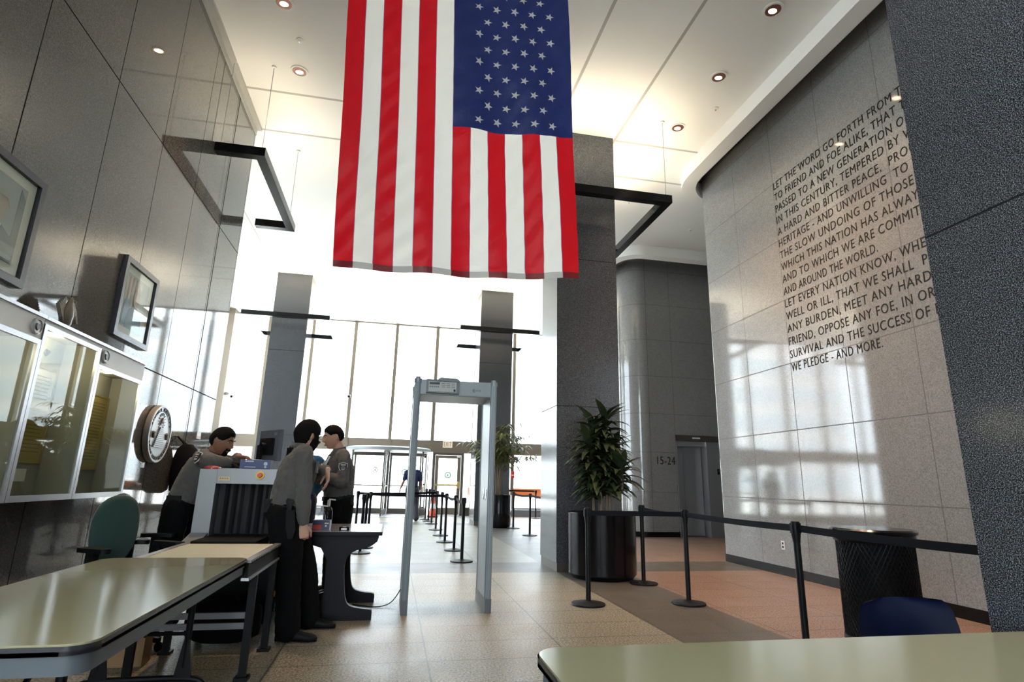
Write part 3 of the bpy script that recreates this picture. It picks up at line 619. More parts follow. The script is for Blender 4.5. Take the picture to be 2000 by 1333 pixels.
# ================================================================== LEFT WALL: pictures, display cases, statue, seal
def picture(y0, y1, z0, z1, label, artist):
    t = thing('framed_portrait', label, 'picture', (-2.70, (y0 + y1) / 2, z0)); xw = -2.718
    bm = B(); fwid = 0.055
    for a, b_, c, d in ((y0, z0, y1, z0 + fwid), (y0, z1 - fwid, y1, z1), (y0, z0 + fwid, y0 + fwid, z1 - fwid), (y1 - fwid, z0 + fwid, y1, z1 - fwid)): box(bm, xw, a, b_, xw + 0.045, c, d)
    obj('frame', bm, pmat('frame_dark', (0.035, 0.035, 0.045), 0.25), t, bevel=0.006)
    bm = B(); box(bm, xw, y0 + fwid, z0 + fwid, xw + 0.012, y1 - fwid, z1 - fwid); obj('mat_board', bm, M['paper'], t)
    artist(t, xw + 0.013, y0 + 0.135, z0 + 0.13, y1 - 0.135, z1 - 0.13)
    bm = B(); box(bm, xw + 0.026, y0 + fwid, z0 + fwid, xw + 0.029, y1 - fwid, z1 - fwid); obj('glass', bm, M['glass_case'], t, smooth=0)
def flat(x, pts): return prism(B(), [(x, y, z) for y, z in pts], (0.002, 0, 0))
def oval(cy, cz, ry, rz, n=20): return [(cy + ry * math.cos(2 * PI * k / n), cz + rz * math.sin(2 * PI * k / n)) for k in range(n)]
def portrait_one(t, x, y0, z0, y1, z1):
    ym = (y0 + y1) / 2; h = z1 - z0
    im = obj('print', flat(x, [(y0, z0), (y1, z0), (y1, z1), (y0, z1)]), pmat('print_grey', (0.32, 0.33, 0.33), 0.5), t)
    obj('print_drape', flat(x + 0.002, [(y1 - 0.07, z0 + 0.05), (y1 - 0.005, z0 + 0.05), (y1 - 0.005, z1 - 0.08), (y1 - 0.07, z1 - 0.02)]), pmat('print_drape', (0.13, 0.13, 0.13), 0.5), im)
    obj('print_suit', flat(x + 0.004, [(ym - 0.25, z0), (ym + 0.23, z0), (ym + 0.19, z0 + h * 0.30), (ym + 0.06, z0 + h * 0.40), (ym - 0.06, z0 + h * 0.40), (ym - 0.2, z0 + h * 0.3)]), pmat('print_suit', (0.10, 0.11, 0.12), 0.5), im)
    obj('print_shirt', flat(x + 0.006, [(ym - 0.06, z0 + h * .40), (ym, z0 + 0.02), (ym + 0.06, z0 + h * .40)]), M['paper'], im)
    obj('print_face', flat(x + 0.008, oval(ym, z0 + h * 0.60, 0.088, 0.125)), pmat('print_skin', (0.42, 0.30, 0.24), 0.5), im)
    obj('print_hair', flat(x + 0.010, [(ym + 0.092 * math.cos(a), z0 + h * 0.64 + (0.115 if True else 0) * math.sin(a)) for a in [PI * k / 12 for k in range(13)]] + [(ym - 0.06, z0 + h * 0.74), (ym + 0.06, z0 + h * 0.74)]), pmat('print_hair', (0.36, 0.33, 0.28), 0.5), im)
def portrait_two(t, x, y0, z0, y1, z1):
    ym = (y0 + y1) / 2; h = z1 - z0
    im = obj('print', flat(x, [(y0, z0), (y1, z0), (y1, z1), (y0, z1)]), pmat('print_pale', (0.45, 0.44, 0.42), 0.5), t)
    for k in range(4):
        ya = y0 + 0.03 + k * 0.075
        obj('print_stripe', flat(x + 0.002, [(ya, z0 + 0.12), (ya + 0.035, z0 + 0.12), (ya + 0.045, z1 - 0.02), (ya + 0.012, z1 - 0.02)]), pmat('print_red', (0.45, 0.20, 0.18), 0.5), im)
    obj('print_blue', flat(x + 0.003, [(y0 + 0.005, z0 + 0.02), (y0 + 0.16, z0 + 0.02), (y0 + 0.12, z0 + h * 0.55), (y0 + 0.02, z0 + h * .5)]), pmat('print_blue', (0.16, 0.20, 0.32), 0.5), im)
    obj('print_suit', flat(x + 0.004, [(ym - 0.16, z0), (ym + 0.2, z0), (ym + 0.16, z0 + h * 0.34), (ym + 0.04, z0 + h * 0.44), (ym - 0.04, z0 + h * 0.44), (ym - 0.13, z0 + h * 0.34)]), pmat('print_navy', (0.10, 0.12, 0.2), 0.5), im)
    obj('print_face', flat(x + 0.006, oval(ym, z0 + h * 0.62, 0.07, 0.10)), pmat('print_skin_two', (0.5, 0.36, 0.28), 0.5), im)
picture(3.67, 4.44, 2.46, 3.28, 'large dark framed portrait of a person in a suit cut by the left image edge', portrait_one)
picture(5.80, 6.57, 2.48, 3.28, 'dark framed portrait with red stripes hanging above the round seal', portrait_two)

# display cases: three glazed white boxes standing out from the wall
XF, XB = -2.45, -2.715
def display_case(y0, y1, ztop, zglass, label, content, medallions):
    t = thing('display_case', label, 'display case', (XB, (y0 + y1) / 2, 1.0), group='glazed display cases on the left wall'); f = 0.035; z0 = 1.0
    bm = B(); box(bm, XB, y0, z0, XB + 0.012, y1, ztop); box(bm, XB + 0.012, y0, z0, XF - 0.012, y0 + 0.015, ztop); box(bm, XB + 0.012, y1 - 0.015, z0, XF - 0.012, y1, ztop); box(bm, XB + 0.012, y0 + 0.015, z0, XF - 0.012, y1 - 0.015, z0 + 0.02); box(bm, XB + 0.012, y0 + 0.015, zglass + 0.01, XF - 0.012, y1 - 0.015, ztop)
    obj('cabinet', bm, pmat('case_lining', (0.30, 0.29, 0.23), 0.7), t)
    bm = B(); box(bm, XF - 0.012, y0, zglass + 0.0, XF, y1, ztop); obj('header', bm, M['white_paint'], t, bevel=0.003)
    bm = B(); box(bm, XB, y0, ztop, XF + 0.015, y1, ztop + 0.022); obj('top_ledge', bm, M['alu'], t, bevel=0.003)
    bm = B()
    for a, b_, c, d in ((y0, z0, y1, z0 + f * 1.2), (y0, zglass - f, y1, zglass), (y0, z0 + f * 1.2, y0 + f, zglass - f), (y1 - f, z0 + f * 1.2, y1, zglass - f)): box(bm, XF - 0.012, a, b_, XF + 0.008, c, d)
    fr = obj('frame', bm, M['alu'], t, bevel=0.003)
    bm = B(); box(bm, XF - 0.004, y0 + f, z0 + f, XF, y1 - f, zglass - f); obj('glass', bm, M['glass_case'], t, smooth=0)
    for my, mz in medallions:
        bm = B(); prof = [(0.056, 0.0), (0.056, 0.012), (0.048, 0.016), (0.044, 0.010), (0.02, 0.012), (0.001, 0.014)]
        lathe(bm, prof, (0, 0, 0), 28); bm.transform(Matrix.Translation((XF + 0.001, my, mz)) @ Matrix.Rotation(PI / 2, 4, 'Y')); md = obj('medallion', bm, M['pewter'], t)
        bm = B(); prism(bm, [(XF + 0.012, my + a, mz + b_) for a, b_ in ((-0.02, 0.02), (0.02, 0.02), (0.018, -0.008), (0, -0.028), (-0.018, -0.008))], (0.008, 0, 0)); obj('shield', bm, M['pewter_dark'], md)
    bm = B(); cyl(bm, (XF - 0.12, (y0 + y1) / 2, zglass + 0.009), (XF - 0.12, (y0 + y1) / 2, zglass - 0.004), 0.025); obj('puck_light', bm, pmat('case_lamp', (1, 0.9, 0.7), 0.5, emis=(1.0, 0.86, 0.6), es=6), t)
    l = bpy.data.lights.new('case_light', 'POINT'); l.energy = 1.8; l.color = (1.0, 0.86, 0.6); l.shadow_soft_size = 0.03
    o = bpy.data.objects.new('case_light', l); o.location = (XF - 0.12, (y0 + y1) / 2, zglass - 0.05); C.objects.link(o)
    content(t, y0, y1)
def sheet(name, lab, y0, z0, y1, z1, mat, x=None):
    """a document hung inside a case: a thing of its own"""
    x = XB + 0.014 if x is None else x
    t = thing(name, lab, 'document', (x, (y0 + y1) / 2, z0))
    bm = B(); box(bm, x, y0, z0, x + 0.012, y1, z1); obj('panel', bm, mat, t)
    bm = B(); 
    for a, b_, c, d in ((y0, z0 - 0.012, y1, z0), (y0, z1, y1, z1 + 0.012), (y0 - 0.012, z0 - 0.012, y0, z1 + 0.012), (y1, z0 - 0.012, y1 + 0.012, z1 + 0.012)): box(bm, x, a, b_, x + 0.016, c, d)
    obj('border', bm, M['brass'], t)
    bm = B(); z = z1 - 0.06
    while z > z0 + 0.05:
        box(bm, x + 0.0122, y0 + 0.03, z, x + 0.0128, y1 - 0.03 - 0.04 * random.random(), z + 0.006); z -= 0.028
    obj('printed_lines', bm, pmat('faded_ink', (0.16, 0.12, 0.04), 0.7), t)
def card(lab, y0, z0, y1, z1):
    tag(obj('caption_card', box(B(), XB + 0.02, y0, z0, XB + 0.026, y1, z1), M['paper'], bevel=0.001, loc=(XB + 0.02, (y0 + y1) / 2, z0)), lab, 'card')
def c1(t, y0, y1):
    sheet('parchment', 'gold edged parchment inside the left display case at the image edge', 3.95, 1.3, 4.30, 1.9, M['gold'])
def c2(t, y0, y1):
    sheet('parchment', 'small gold edged parchment low in the middle display case', 4.80, 1.275, 5.11, 1.60, M['gold'])
    sheet('document', 'pale framed document high in the middle display case', 4.82, 1.665, 5.08, 1.97, M['paper'])
    card('white caption card at the bottom of the middle display case', 4.78, 1.13, 4.98, 1.22)
    for k, (dy, dz) in enumerate(((0.42, 2.11), (0.54, 2.10), (0.44, 2.03))):
        q = thing('badge', ('small dark bronze badge at the upper left inside the middle display case', 'small dark bronze badge right of another inside the middle display case', 'lowest small dark bronze badge inside the middle display case')[k], 'badge', (XB + 0.014, y0 + dy, dz))
        bm = B(); ellipsoid(bm, (XB + 0.02, y0 + dy, dz), 0.008, 0.03, 0.026); obj('badge_disc', bm, M['pewter_dark'], q)
        bm = B(); ellipsoid(bm, (XB + 0.02, y0 + dy + 0.03, dz + 0.012), 0.006, 0.022, 0.01); obj('badge_wing', bm, M['pewter_dark'], q)
def c3(t, y0, y1):
    sheet('parchment', 'tall gold edged parchment inside the right display case', 5.69, 1.24, 5.99, 1.88, M['gold'])
    card('white caption card at the bottom of the right display case', 5.64, 1.08, 5.74, 1.15)
display_case(3.35, 4.365, 2.235, 2.085, 'left display case with a plain white header, cut by the image edge', c1, [(4.28, 2.16)])
display_case(4.370, 5.165, 2.235, 2.205, 'middle display case, tallest glass, holding badges and a parchment', c2, [])
display_case(5.170, 6.03, 2.235, 2.075, 'right display case, nearest the round seal, with a tall parchment', c3, [(5.25, 2.155)])

# bronze eagle standing on the middle case
ex, ey, ez = -2.58, 4.84, 2.258
def grow(bm, f=1.22):
    for v in bm.verts: v.co = V((ex, ey, ez)) + (v.co - V((ex, ey, ez))) * f
    return bm
t = thing('eagle_statue', 'small bronze eagle statue standing on top of the middle display case', 'statue', (ex, ey, ez))
bm = B(); box(bm, ex - 0.05, ey - 0.07, ez, ex + 0.05, ey + 0.07, ez + 0.03); obj('base', grow(bm), M['bronze_statue'], t, bevel=0.006)
bm = B(); loft(bm, [[V((ex + r * 0.7 * math.cos(2 * PI * k / 14), ey + dy + r * math.sin(2 * PI * k / 14), ez + z)) for k in range(14)] for z, r, dy in ((0.03, 0.03, 0), (0.06, 0.045, 0), (0.11, 0.05, 0.0), (0.15, 0.040, 0.005), (0.18, 0.026, 0.010), (0.205, 0.021, 0.014), (0.222, 0.018, 0.017), (0.234, 0.006, 0.018))])
ellipsoid(bm, (ex + 0.012, ey + 0.040, ez + 0.212), 0.008, 0.014, 0.006); obj('body', grow(bm), M['bronze_statue'], t)
for s in (-1, 1):
    bm = B()
    for q in range(5):
        a = ey + s * (0.034 + 0.012 * q); obox(bm, (ex + 0.004 * q, a, ez + 0.05 + 0.006 * q), (ex - 0.01, a + s * 0.012, ez + 0.215 - 0.013 * q), 0.014, 0.022, (1, 0, 0))
    obj('wing', grow(bm), M['bronze_statue'], t, bevel=0.003)

# round seal with pyramid relief
sy, sz, sr = 7.24, 1.655, 0.325; sx = -2.718
t = thing('round_seal', 'large round silver seal with a pyramid in relief on the left wall', 'wall seal', (sx, sy, sz))
def disc(prof, n=56): b = lathe(B(), prof, (0, 0, 0), n); b.transform(Matrix.Translation((sx, sy, sz)) @ Matrix.Rotation(PI / 2, 4, 'Y')); return b
obj('disc', disc([(sr * 0.97, 0), (sr, 0.01), (sr, 0.06), (sr * 0.985, 0.068), (sr * 0.93, 0.068), (sr * 0.915, 0.058), (0.001, 0.060)]), M['pewter'], t, smooth=30)
bm = B(); loft(bm, [[V((sx + h, sy + sr * r_ * math.cos(2 * PI * k / 56), sz + sr * r_ * math.sin(2 * PI * k / 56))) for k in range(56)] for r_, h in ((0.80, 0.0605), (0.80, 0.063), (0.785, 0.063), (0.785, 0.0605))], cap=False, close=True); obj('inner_ring', bm, M['pewter_dark'], t)
bm = B()
for k in range(11):
    w0 = 0.155 - 0.0115 * k; z0 = sz - 0.155 + 0.021 * k; box(bm, sx + 0.060, sy - w0, z0, sx + 0.076, sy + w0, z0 + 0.017)
obj('pyramid', bm, M['silver_paint'], t, bevel=0.002)
bm = B(); prism(bm, [(sx + 0.06, sy - 0.05, sz + 0.10), (sx + 0.06, sy + 0.05, sz + 0.10), (sx + 0.06, sy, sz + 0.185)], (0.016, 0, 0)); ellipsoid(bm, (sx + 0.077, sy, sz + 0.13), 0.006, 0.018, 0.012)
for k in range(16):
    a = 2 * PI * k / 16; obox(bm, (sx + 0.063, sy + 0.07 * math.cos(a), sz + 0.14 + 0.07 * math.sin(a)), (sx + 0.063, sy + 0.10 * math.cos(a), sz + 0.14 + 0.10 * math.sin(a)), 0.006, 0.006, (1, 0, 0))
obj('eye', bm, M['pewter_dark'], t)
for s in (-1, 1):
    bm = B(); lathe(bm, [(0.001, -0.04), (0.018, -0.03), (0.012, 0.01), (0.02, 0.02), (0.008, 0.04)], (sx + 0.068, sy + s * 0.19, sz - 0.02), 10); obj('torch', bm, M['pewter_dark'], t)
SEALB = B()
def seal_text(s, a0, a1, r, flip=False):
    n_ = len(s)
    for k, ch in enumerate(s):
        if ch == ' ': continue
        a = math.radians(a0 + (a1 - a0) * k / (n_ - 1)); rad = V((0, math.cos(a), math.sin(a))); tan = V((0, math.sin(a), -math.cos(a)))
        # seen from +x the reading direction is +y
        ux = V((0, math.sin(a), -math.cos(a))) if not flip else V((0, -math.sin(a), math.cos(a))); uy = rad if not flip else -rad
        lettering('seal_letter', ch, V((sx + 0.061, sy, sz)) + rad * r - ux * 0.012, ux, uy, 0.034, M['pewter_dark'], t, depth=0.006, into=SEALB)
seal_text('ANNUIT COEPTIS', 158, 22, sr * 0.80)
seal_text('NOVUS ORDO SECLORUM', 202, 338, sr * 0.905, True); obj('seal_lettering', SEALB, M['pewter_dark'], t, smooth=0)
# a small card on the wall end
t = thing('wall_notice', 'small white notice card with red print on the left wall above the backpack', 'notice', (-2.718, 8.75, 1.73))
obj('card', box(B(), -2.719, 8.68, 1.70, -2.712, 8.84, 1.80), M['white_plastic'], t); obj('red_print', box(B(), -2.712, 8.70, 1.71, -2.710, 8.82, 1.735), M['red'], t)

# ================================================================== FOLDING TABLES
def folding_table(x0, y0, x1, y1, zt, label, long_axis, inset):
    t = thing('folding_table', label, 'table', ((x0 + x1) / 2, (y0 + y1) / 2, 0), group='beige folding tables')
    r = 0.075
    bm = B(); prism(bm, [(x, y, zt - 0.016) for x, y in rrect(x0, y0, x1, y1, r, 8)], (0, 0, 0.016)); obj('tabletop', bm, M['tabletop'], t, bevel=0.004)
    bm = B(); o_ = rrect(x0 - 0.004, y0 - 0.004, x1 + 0.004, y1 + 0.004, r, 8); i_ = rrect(x0 + 0.02, y0 + 0.02, x1 - 0.02, y1 - 0.02, r - 0.02, 8)
    loft(bm, [[V((*p, z)) for p in o_] for z in (zt - 0.03, zt - 0.005)], cap=False); prism(bm, [(*p, zt - 0.030) for p in o_], (0, 0, 0.012)); obj('edge_band', bm, M['table_edge'], t)
    bm = B(); o2 = rrect(x0 + 0.012, y0 + 0.012, x1 - 0.012, y1 - 0.012, r - 0.012, 8)
    loft(bm, [[V((*p, zt - 0.031)) for p in o2], [V((*p, zt - 0.085)) for p in o2], [V((*p, zt - 0.085)) for p in i_], [V((*p, zt - 0.031)) for p in i_]], cap=False, close=True); obj('apron', bm, M['apron'], t)
    for e in (0, 1):
        def P(a, b_, z):  # a along the width -1..1, b along the length from the end
            if long_axis == 'y':
                return V(((x0 + x1) / 2 + a * ((x1 - x0) / 2 - 0.11), (y0 + inset + b_) if e == 0 else (y1 - inset - b_), z))
            return V(((x0 + inset + b_) if e == 0 else (x1 - inset - b_), (y0 + y1) / 2 + a * ((y1 - y0) / 2 - 0.11), z))
        for a in (-0.72, 0.72):
            bm = B(); tube(bm, [P(a, 0, zt - 0.05), P(a, 0, 0.24)], 0.016, 10); prism(bm, [P(a - 0.16, 0, 0.185), P(a + 0.16, 0, 0.185), P(a + 0.05, 0, 0.37), P(a - 0.05, 0, 0.37)], P(0, 0.014, 0) - P(0, 0, 0)); obj('leg', bm, M['black_metal'], t)
        bm = B(); tube(bm, smoothpts([P(-1.15, 0, 0.0), P(-1.12, 0, 0.11), P(-0.97, 0, 0.18), P(0, 0, 0.19), P(0.97, 0, 0.18), P(1.12, 0, 0.11), P(1.15, 0, 0.0)]), 0.016, 10); obj('foot_bar', bm, M['black_metal'], t)
        bm = B(); tube(bm, smoothpts([P(0, 0.42, zt - 0.05), P(0, 0.25, zt - 0.2), P(0, 0.03, 0.40)]), 0.010, 8); tube(bm, [P(-0.72, 0, 0.40), P(0.72, 0, 0.40)], 0.010, 8); obj('brace', bm, M['black_metal'], t)
    return t
folding_table(-1.56, 1.945, -0.80, 3.80, 0.735, 'beige folding table at the lower left, its far end at the roller conveyor', 'y', 0.30)
folding_table(0.435, 0.98, 2.265, 1.755, 0.735, 'beige folding table cut off at the lower right image corner', 'x', 0.30)

# ================================================================== CHAIRS
t = thing('stacking_chair', 'dark blue plastic chair with rounded back behind the right table', 'chair', (2.03, 1.98, -0.0), rotz=0.06)
def shell_ring(z, wx, y, dep): return [V((wx * a, y - dep * (1 - a * a) * 0 + dep * (a * a), z)) for a in [-1 + k / 8 for k in range(17)]]
bm = B(); rows = []
for z, wx, y in ((0.455, 0.21, 0.06), (0.50, 0.23, 0.09), (0.60, 0.245, 0.11), (0.68, 0.245, 0.125), (0.735, 0.235, 0.132), (0.762, 0.218, 0.138), (0.776, 0.195, 0.142), (0.782, 0.15, 0.144)):
    rows.append([bm.verts.new(p) for p in shell_ring(z, wx, y, -0.055)])
for a, b_ in zip(rows, rows[1:]):
    for i in range(16): bm.faces.new((a[i], a[i + 1], b_[i + 1], b_[i]))
bmesh.ops.solidify(bm, geom=bm.faces[:], thickness=0.012)
M['chair_blue'] = pmat('chair_blue', (0.003, 0.007, 0.035), 0.3); obj('backrest', bm, M['chair_blue'], t, local=True, smooth=60)
bm = B(); prism(bm, [(x, y, 0.435) for x, y in rrect(-0.21, -0.30, 0.21, 0.11, 0.07)], (0, 0, 0.02)); obj('seat', bm, M['chair_blue'], t, local=True, bevel=0.008)
for x in (-0.19, 0.19):
    for y in (-0.25, 0.10): bm = B(); tube(bm, [(x * 0.9, y, 0.44), (x * 1.1, y * 1.15, 0.0)], 0.011, 8); obj('leg', bm, M['chrome'], t, local=True)

def office_chair(loc, rz, mat, label):
    t = thing('office_armchair', label, 'chair', loc, rotz=rz)
    bm = B(); n_ = 28; rings = []
    for y, s in ((-0.035, 0.86), (-0.028, 0.96), (0.0, 1.0), (0.02, 0.97), (0.034, 0.85)):
        rings.append([V((0.178 * s * (abs(math.cos(a)) ** 0.8) * (1 if math.cos(a) > 0 else -1), y + 0.03 * abs(math.cos(a)) ** 2 * 0.5 - 0.02, 0.80 + 0.245 * s * (abs(math.sin(a)) ** 0.85) * (1 if math.sin(a) > 0 else -1))) for a in [2 * PI * k / n_ for k in range(n_)]])
    loft(bm, rings); bm.transform(Matrix.Translation((0, 0.24, 0))); obj('backrest', bm, mat, t, local=True, smooth=60)
    bm = B(); prism(bm, [(x, y, 0.42) for x, y in rrect(-0.24, -0.26, 0.24, 0.20, 0.10)], (0, 0, 0.085)); obj('seat', bm, mat, t, local=True, bevel=0.025, seg=3)
    bm = B(); tube(bm, smoothpts([(0, 0.10, 0.40), (0, 0.26, 0.42), (0, 0.28, 0.62), (0, 0.26, 0.78)]), 0.022, 8); obj('back_bracket', bm, M['black_plastic'], t, local=True)
    for s in (-1, 1):
        bm = B(); prism(bm, [(s * 0.285 + x, y, 0.67) for x, y in rrect(-0.04, -0.14, 0.04, 0.14, 0.035)], (0, 0, 0.03)); ar = obj('armrest', bm, M['black_plastic'], t, local=True, bevel=0.01)
        bm = B(); box(bm, s * 0.285 - 0.02, -0.03, 0.41, s * 0.285 + 0.02, 0.05, 0.67); box(bm, min(s * 0.2, s * 0.285), -0.03, 0.395, max(s * 0.2, s * 0.285), 0.05, 0.42); obj('arm_post', bm, M['black_plastic'], ar, local=True, bevel=0.006)
    bm = B(); cyl(bm, (0, -0.03, 0.08), (0, -0.03, 0.42), 0.03); obj('gas_lift', bm, M['black_metal'], t, local=True)
    for k in range(5):
        a = 2 * PI * k / 5; bm = B(); obox(bm, (0, -0.03, 0.09), (0.28 * math.cos(a), -0.03 + 0.28 * math.sin(a), 0.075), 0.04, 0.03); lg = obj('leg', bm, M['black_plastic'], t, local=True)
        bm = B(); cyl(bm, (0.28 * math.cos(a) - 0.012, -0.03 + 0.28 * math.sin(a), 0.03), (0.28 * math.cos(a) + 0.012, -0.03 + 0.28 * math.sin(a), 0.03), 0.03, n=14); obj('caster', bm, M['black_rubber'], lg, local=True)
    return t
M['chair_green'] = fabric('chair_green', (0.028, 0.06, 0.052), 500, 0.2)
office_chair((-1.82, 4.84, 0), math.radians(58), M['chair_green'], 'green upholstered office armchair against the wall behind the left table')
office_chair((-1.98, 5.46, 0), math.radians(90), M['black_plastic'], 'black office armchair half hidden between the green chair and the officer')

# ================================================================== WALK-THROUGH METAL DETECTOR
t = thing('metal_detector', 'grey walk-through metal detector arch standing on the granite tiles', 'metal detector', (0.58, 5.99, 0))
D0, D1, XL, XR = 5.735, 6.29, 0.185, 0.965
for x in (XL, XR):
    bm = B(); box(bm, x - 0.026, D0, 0.12, x + 0.026, D1, 2.05); pn = obj('side_panel', bm, M['det_grey'], t, bevel=0.006)
    for y in (D0, D1):
        bm = B(); n_ = 40; ring = [(x + (0.033 if k % 4 < 2 else 0.030) * math.cos(2 * PI * k / n_), y + (0.033 if k % 4 < 2 else 0.030) * math.sin(2 * PI * k / n_)) for k in range(n_)]
        loft(bm, [[V((a, b_, z)) for a, b_ in ring] for z in (0.12, 2.165)]); obj('ribbed_column', bm, M['det_blue'], pn, smooth=20)
        bm = B(); lathe(bm, [(0.038, 2.165), (0.038, 2.205), (0.024, 2.208), (0.024, 2.226), (0.004, 2.228)], (x, y, 0), 24); obj('column_cap', bm, M['det_blue'], pn)
    bm = B(); prism(bm, [(x - 0.031, D0 - 0.036, 0), (x + 0.031, D0 - 0.036, 0), (x + 0.031, D1 + 0.036, 0), (x - 0.031, D1 + 0.036, 0)], (0, 0, 0.125)); obj('base_cap', bm, M['det_dark'], t, bevel=0.006)
bm = B(); box(bm, XL + 0.03, D0 - 0.012, 2.05, XR - 0.03, D1 + 0.012, 2.20); obj('crossbar', bm, M['det_grey'], t, bevel=0.006)
bm = B(); box(bm, XL + 0.04, D0 - 0.004, 2.044, XR - 0.04, D1 + 0.004, 2.0495); obj('crossbar_shade_sheet', bm, M['det_dark'], t)  # darker sheet stands in for the shade under the crossbar
bm = B(); box(bm, 0.27, D0 - 0.055, 2.062, 0.60, D0 - 0.013, 2.198); cu = obj('control_unit', bm, M['det_dark'], t, bevel=0.012)
bm = B(); box(bm, 0.29, D0 - 0.060, 2.075, 0.57, D0 - 0.056, 2.175); obj('label_plate', bm, pmat('plate_grey', (0.33, 0.34, 0.32), 0.4), cu)
bm = B(); box(bm, 0.298, D0 - 0.063, 2.145, 0.40, D0 - 0.0605, 2.168); obj('display', bm, M['black_gloss'], cu)
bm = B()
for k in range(5): box(bm, 0.30 + 0.02 * k, D0 - 0.063, 2.115, 0.314 + 0.02 * k, D0 - 0.0605, 2.130)
for k in range(3):
    for q in range(3): box(bm, 0.42 + 0.05 * k, D0 - 0.0625, 2.12 + 0.018 * q, 0.456 + 0.05 * k, D0 - 0.0605, 2.125 + 0.018 * q)
obj('keypad', bm, M['det_dark'], cu)
bm = B(); box(bm, 0.543, D0 - 0.063, 2.08, 0.562, D0 - 0.0605, 2.103); obj('badge_square', bm, M['black_gloss'], cu)
bm = B(); prism(bm, [(x, D0 - 0.065, z) for x, z in ((0.38, 2.185), (0.60, 2.178), (0.60, 2.20), (0.575, 2.215), (0.41, 2.22), (0.385, 2.205))], (0, 0.12, 0)); obj('carry_handle', bm, M['det_dark'], cu, bevel=0.006)
M['logo_blue'] = pmat('logo_blue', (0.03, 0.05, 0.12), 0.4)
lettering('logo_lettering', 'eia', (0.777, D0 - 0.0125, 2.102), (1, 0, 0), (0, 0, 1), 0.026, M['logo_blue'], t, width=0.05)
bm = B(); n_ = 24; o_ = [V((0.758 + 0.017 * math.cos(a), D0 - 0.0135, 2.108 + 0.017 * math.sin(a))) for a in [math.radians(40 + 300 * k / n_) for k in range(n_ + 1)]]; i_ = [V((0.758 + 0.012 * math.cos(a), D0 - 0.0135, 2.108 + 0.012 * math.sin(a))) for a in [math.radians(40 + 300 * k / n_) for k in range(n_ + 1)]]
for k in range(n_): quadv(bm, (o_[k], i_[k], i_[k + 1], o_[k + 1]))
ellipsoid(bm, (0.758, D0 - 0.013, 2.108), 0.006, 0.001, 0.006); obj('logo_ring', bm, M['logo_blue'], t, smooth=0)
for y in (5.87, 6.03):
    bm = B(); ellipsoid(bm, (XR - 0.0265, y, 1.08), 0.006, 0.028, 0.062); sn = obj('sensor_cover', bm, M['chrome'], t, label='small chrome oval sensor cover')
    bm = B(); ellipsoid(bm, (XR - 0.030, y, 1.08), 0.005, 0.015, 0.028); obj('sensor_eye', bm, M['black_gloss'], sn)
tag(obj('floor_cable', tube(B(), smoothpts([(0.155, 6.18, 0.14), (0.11, 6.16, 0.07), (0.05, 6.10, 0.025), (-0.05, 6.05, 0.008), (-0.2, 6.12, 0.006), (-0.3, 6.2, 0.006)]), 0.005, 6), M['black_rubber'], loc=(0, 6.1, 0)), 'thin dark cable running over the floor from the metal detector to the desk', 'cable')

# ================================================================== X-RAY MACHINE AND ROLLER CONVEYOR
t = thing('baggage_scanner', 'silver framed baggage x-ray machine with black curtain and red stop button', 'baggage scanner', (-1.08, 5.9, 0))
MX0, MX1, MY0, MY1 = -1.575, -0.87, 5.25, 6.75
bm = B(); box(bm, MX0 + 0.02, MY0 + 0.12, 0.12, MX1 - 0.02, MY1, 0.69); obj('lower_body', bm, M['black_plastic'], t, bevel=0.01)
bm = B(); box(bm, MX0 + 0.02, MY0 + 0.16, 0.69, MX1 - 0.02, MY1, 1.255); obj('hood', bm, M['black_plastic'], t, bevel=0.01)
for xa, xb in ((MX0, MX0 + 0.135), (MX1 - 0.10, MX1)): bm = B(); box(bm, xa, MY0, 0.60, xb, MY0 + 0.18, 1.255); obj('front_post', bm, M['silver_paint'], t, bevel=0.008)
bm = B(); box(bm, MX0 + 0.135, MY0 + 0.005, 1.14, MX1 - 0.10, MY0 + 0.18, 1.262); obj('front_header', bm, M['silver_paint'], t, bevel=0.006)
bm = B(); box(bm, MX0 + 0.02, MY0 + 0.18, 1.2555, MX1 - 0.02, MY1, 1.268); obj('top_plate', bm, M['silver_paint'], t, bevel=0.004)
bm = B(); prism(bm, [(MX0 + a, MY0 - 0.30, 0.63) for a in (0.0,)] + [(MX0 + 0.13, MY0 - 0.30, 0.63), (MX0 + 0.13, MY0 + 0.02, 0.715), (MX0, MY0 + 0.02, 0.715)], (0, 0, 0.04)); obj('infeed_lip', bm, M['silver_paint'], t, bevel=0.004)
bm = B()
for k in range(7):
    x0 = MX0 + 0.137 + k * 0.066; yk = MY0 + 0.12 + 0.010 * (k % 2); loft(bm, [[V((x0 + 0.002 + a * 0.068, yk - 0.012 * math.sin(PI * a) * (1 if k % 3 else -0.5) + o_, z)) for a, o_ in ((0, 0), (0.33, 0), (0.66, 0), (1, 0), (1, 0.005), (0.66, 0.005), (0.33, 0.005), (0, 0.005))] for z in (0.735, 1.138)])
obj('lead_curtain', bm, pmat('curtain_rubber', (0.006, 0.006, 0.007), 0.5, spec=0.2), t, smooth=0)
bm = B(); prism(bm, [(x, y, 0.69) for x, y in rrect(MX0 + 0.137, 4.80, MX1 - 0.105, MY0 + 0.5, 0.02)], (0, 0, 0.035)); obj('conveyor_belt', bm, M['black_rubber'], t, bevel=0.012)
bm = B(); lathe(bm, [(0.072, 0), (0.07, 0.012), (0.045, 0.026), (0.002, 0.03)], (MX0 + 0.07, MY0 + 0.09, 1.256), 24); obj('status_dome', bm, pmat('dome_red', (0.30, 0.03, 0.03), 0.2), t, label='dark red dome lamp on the scanner corner')
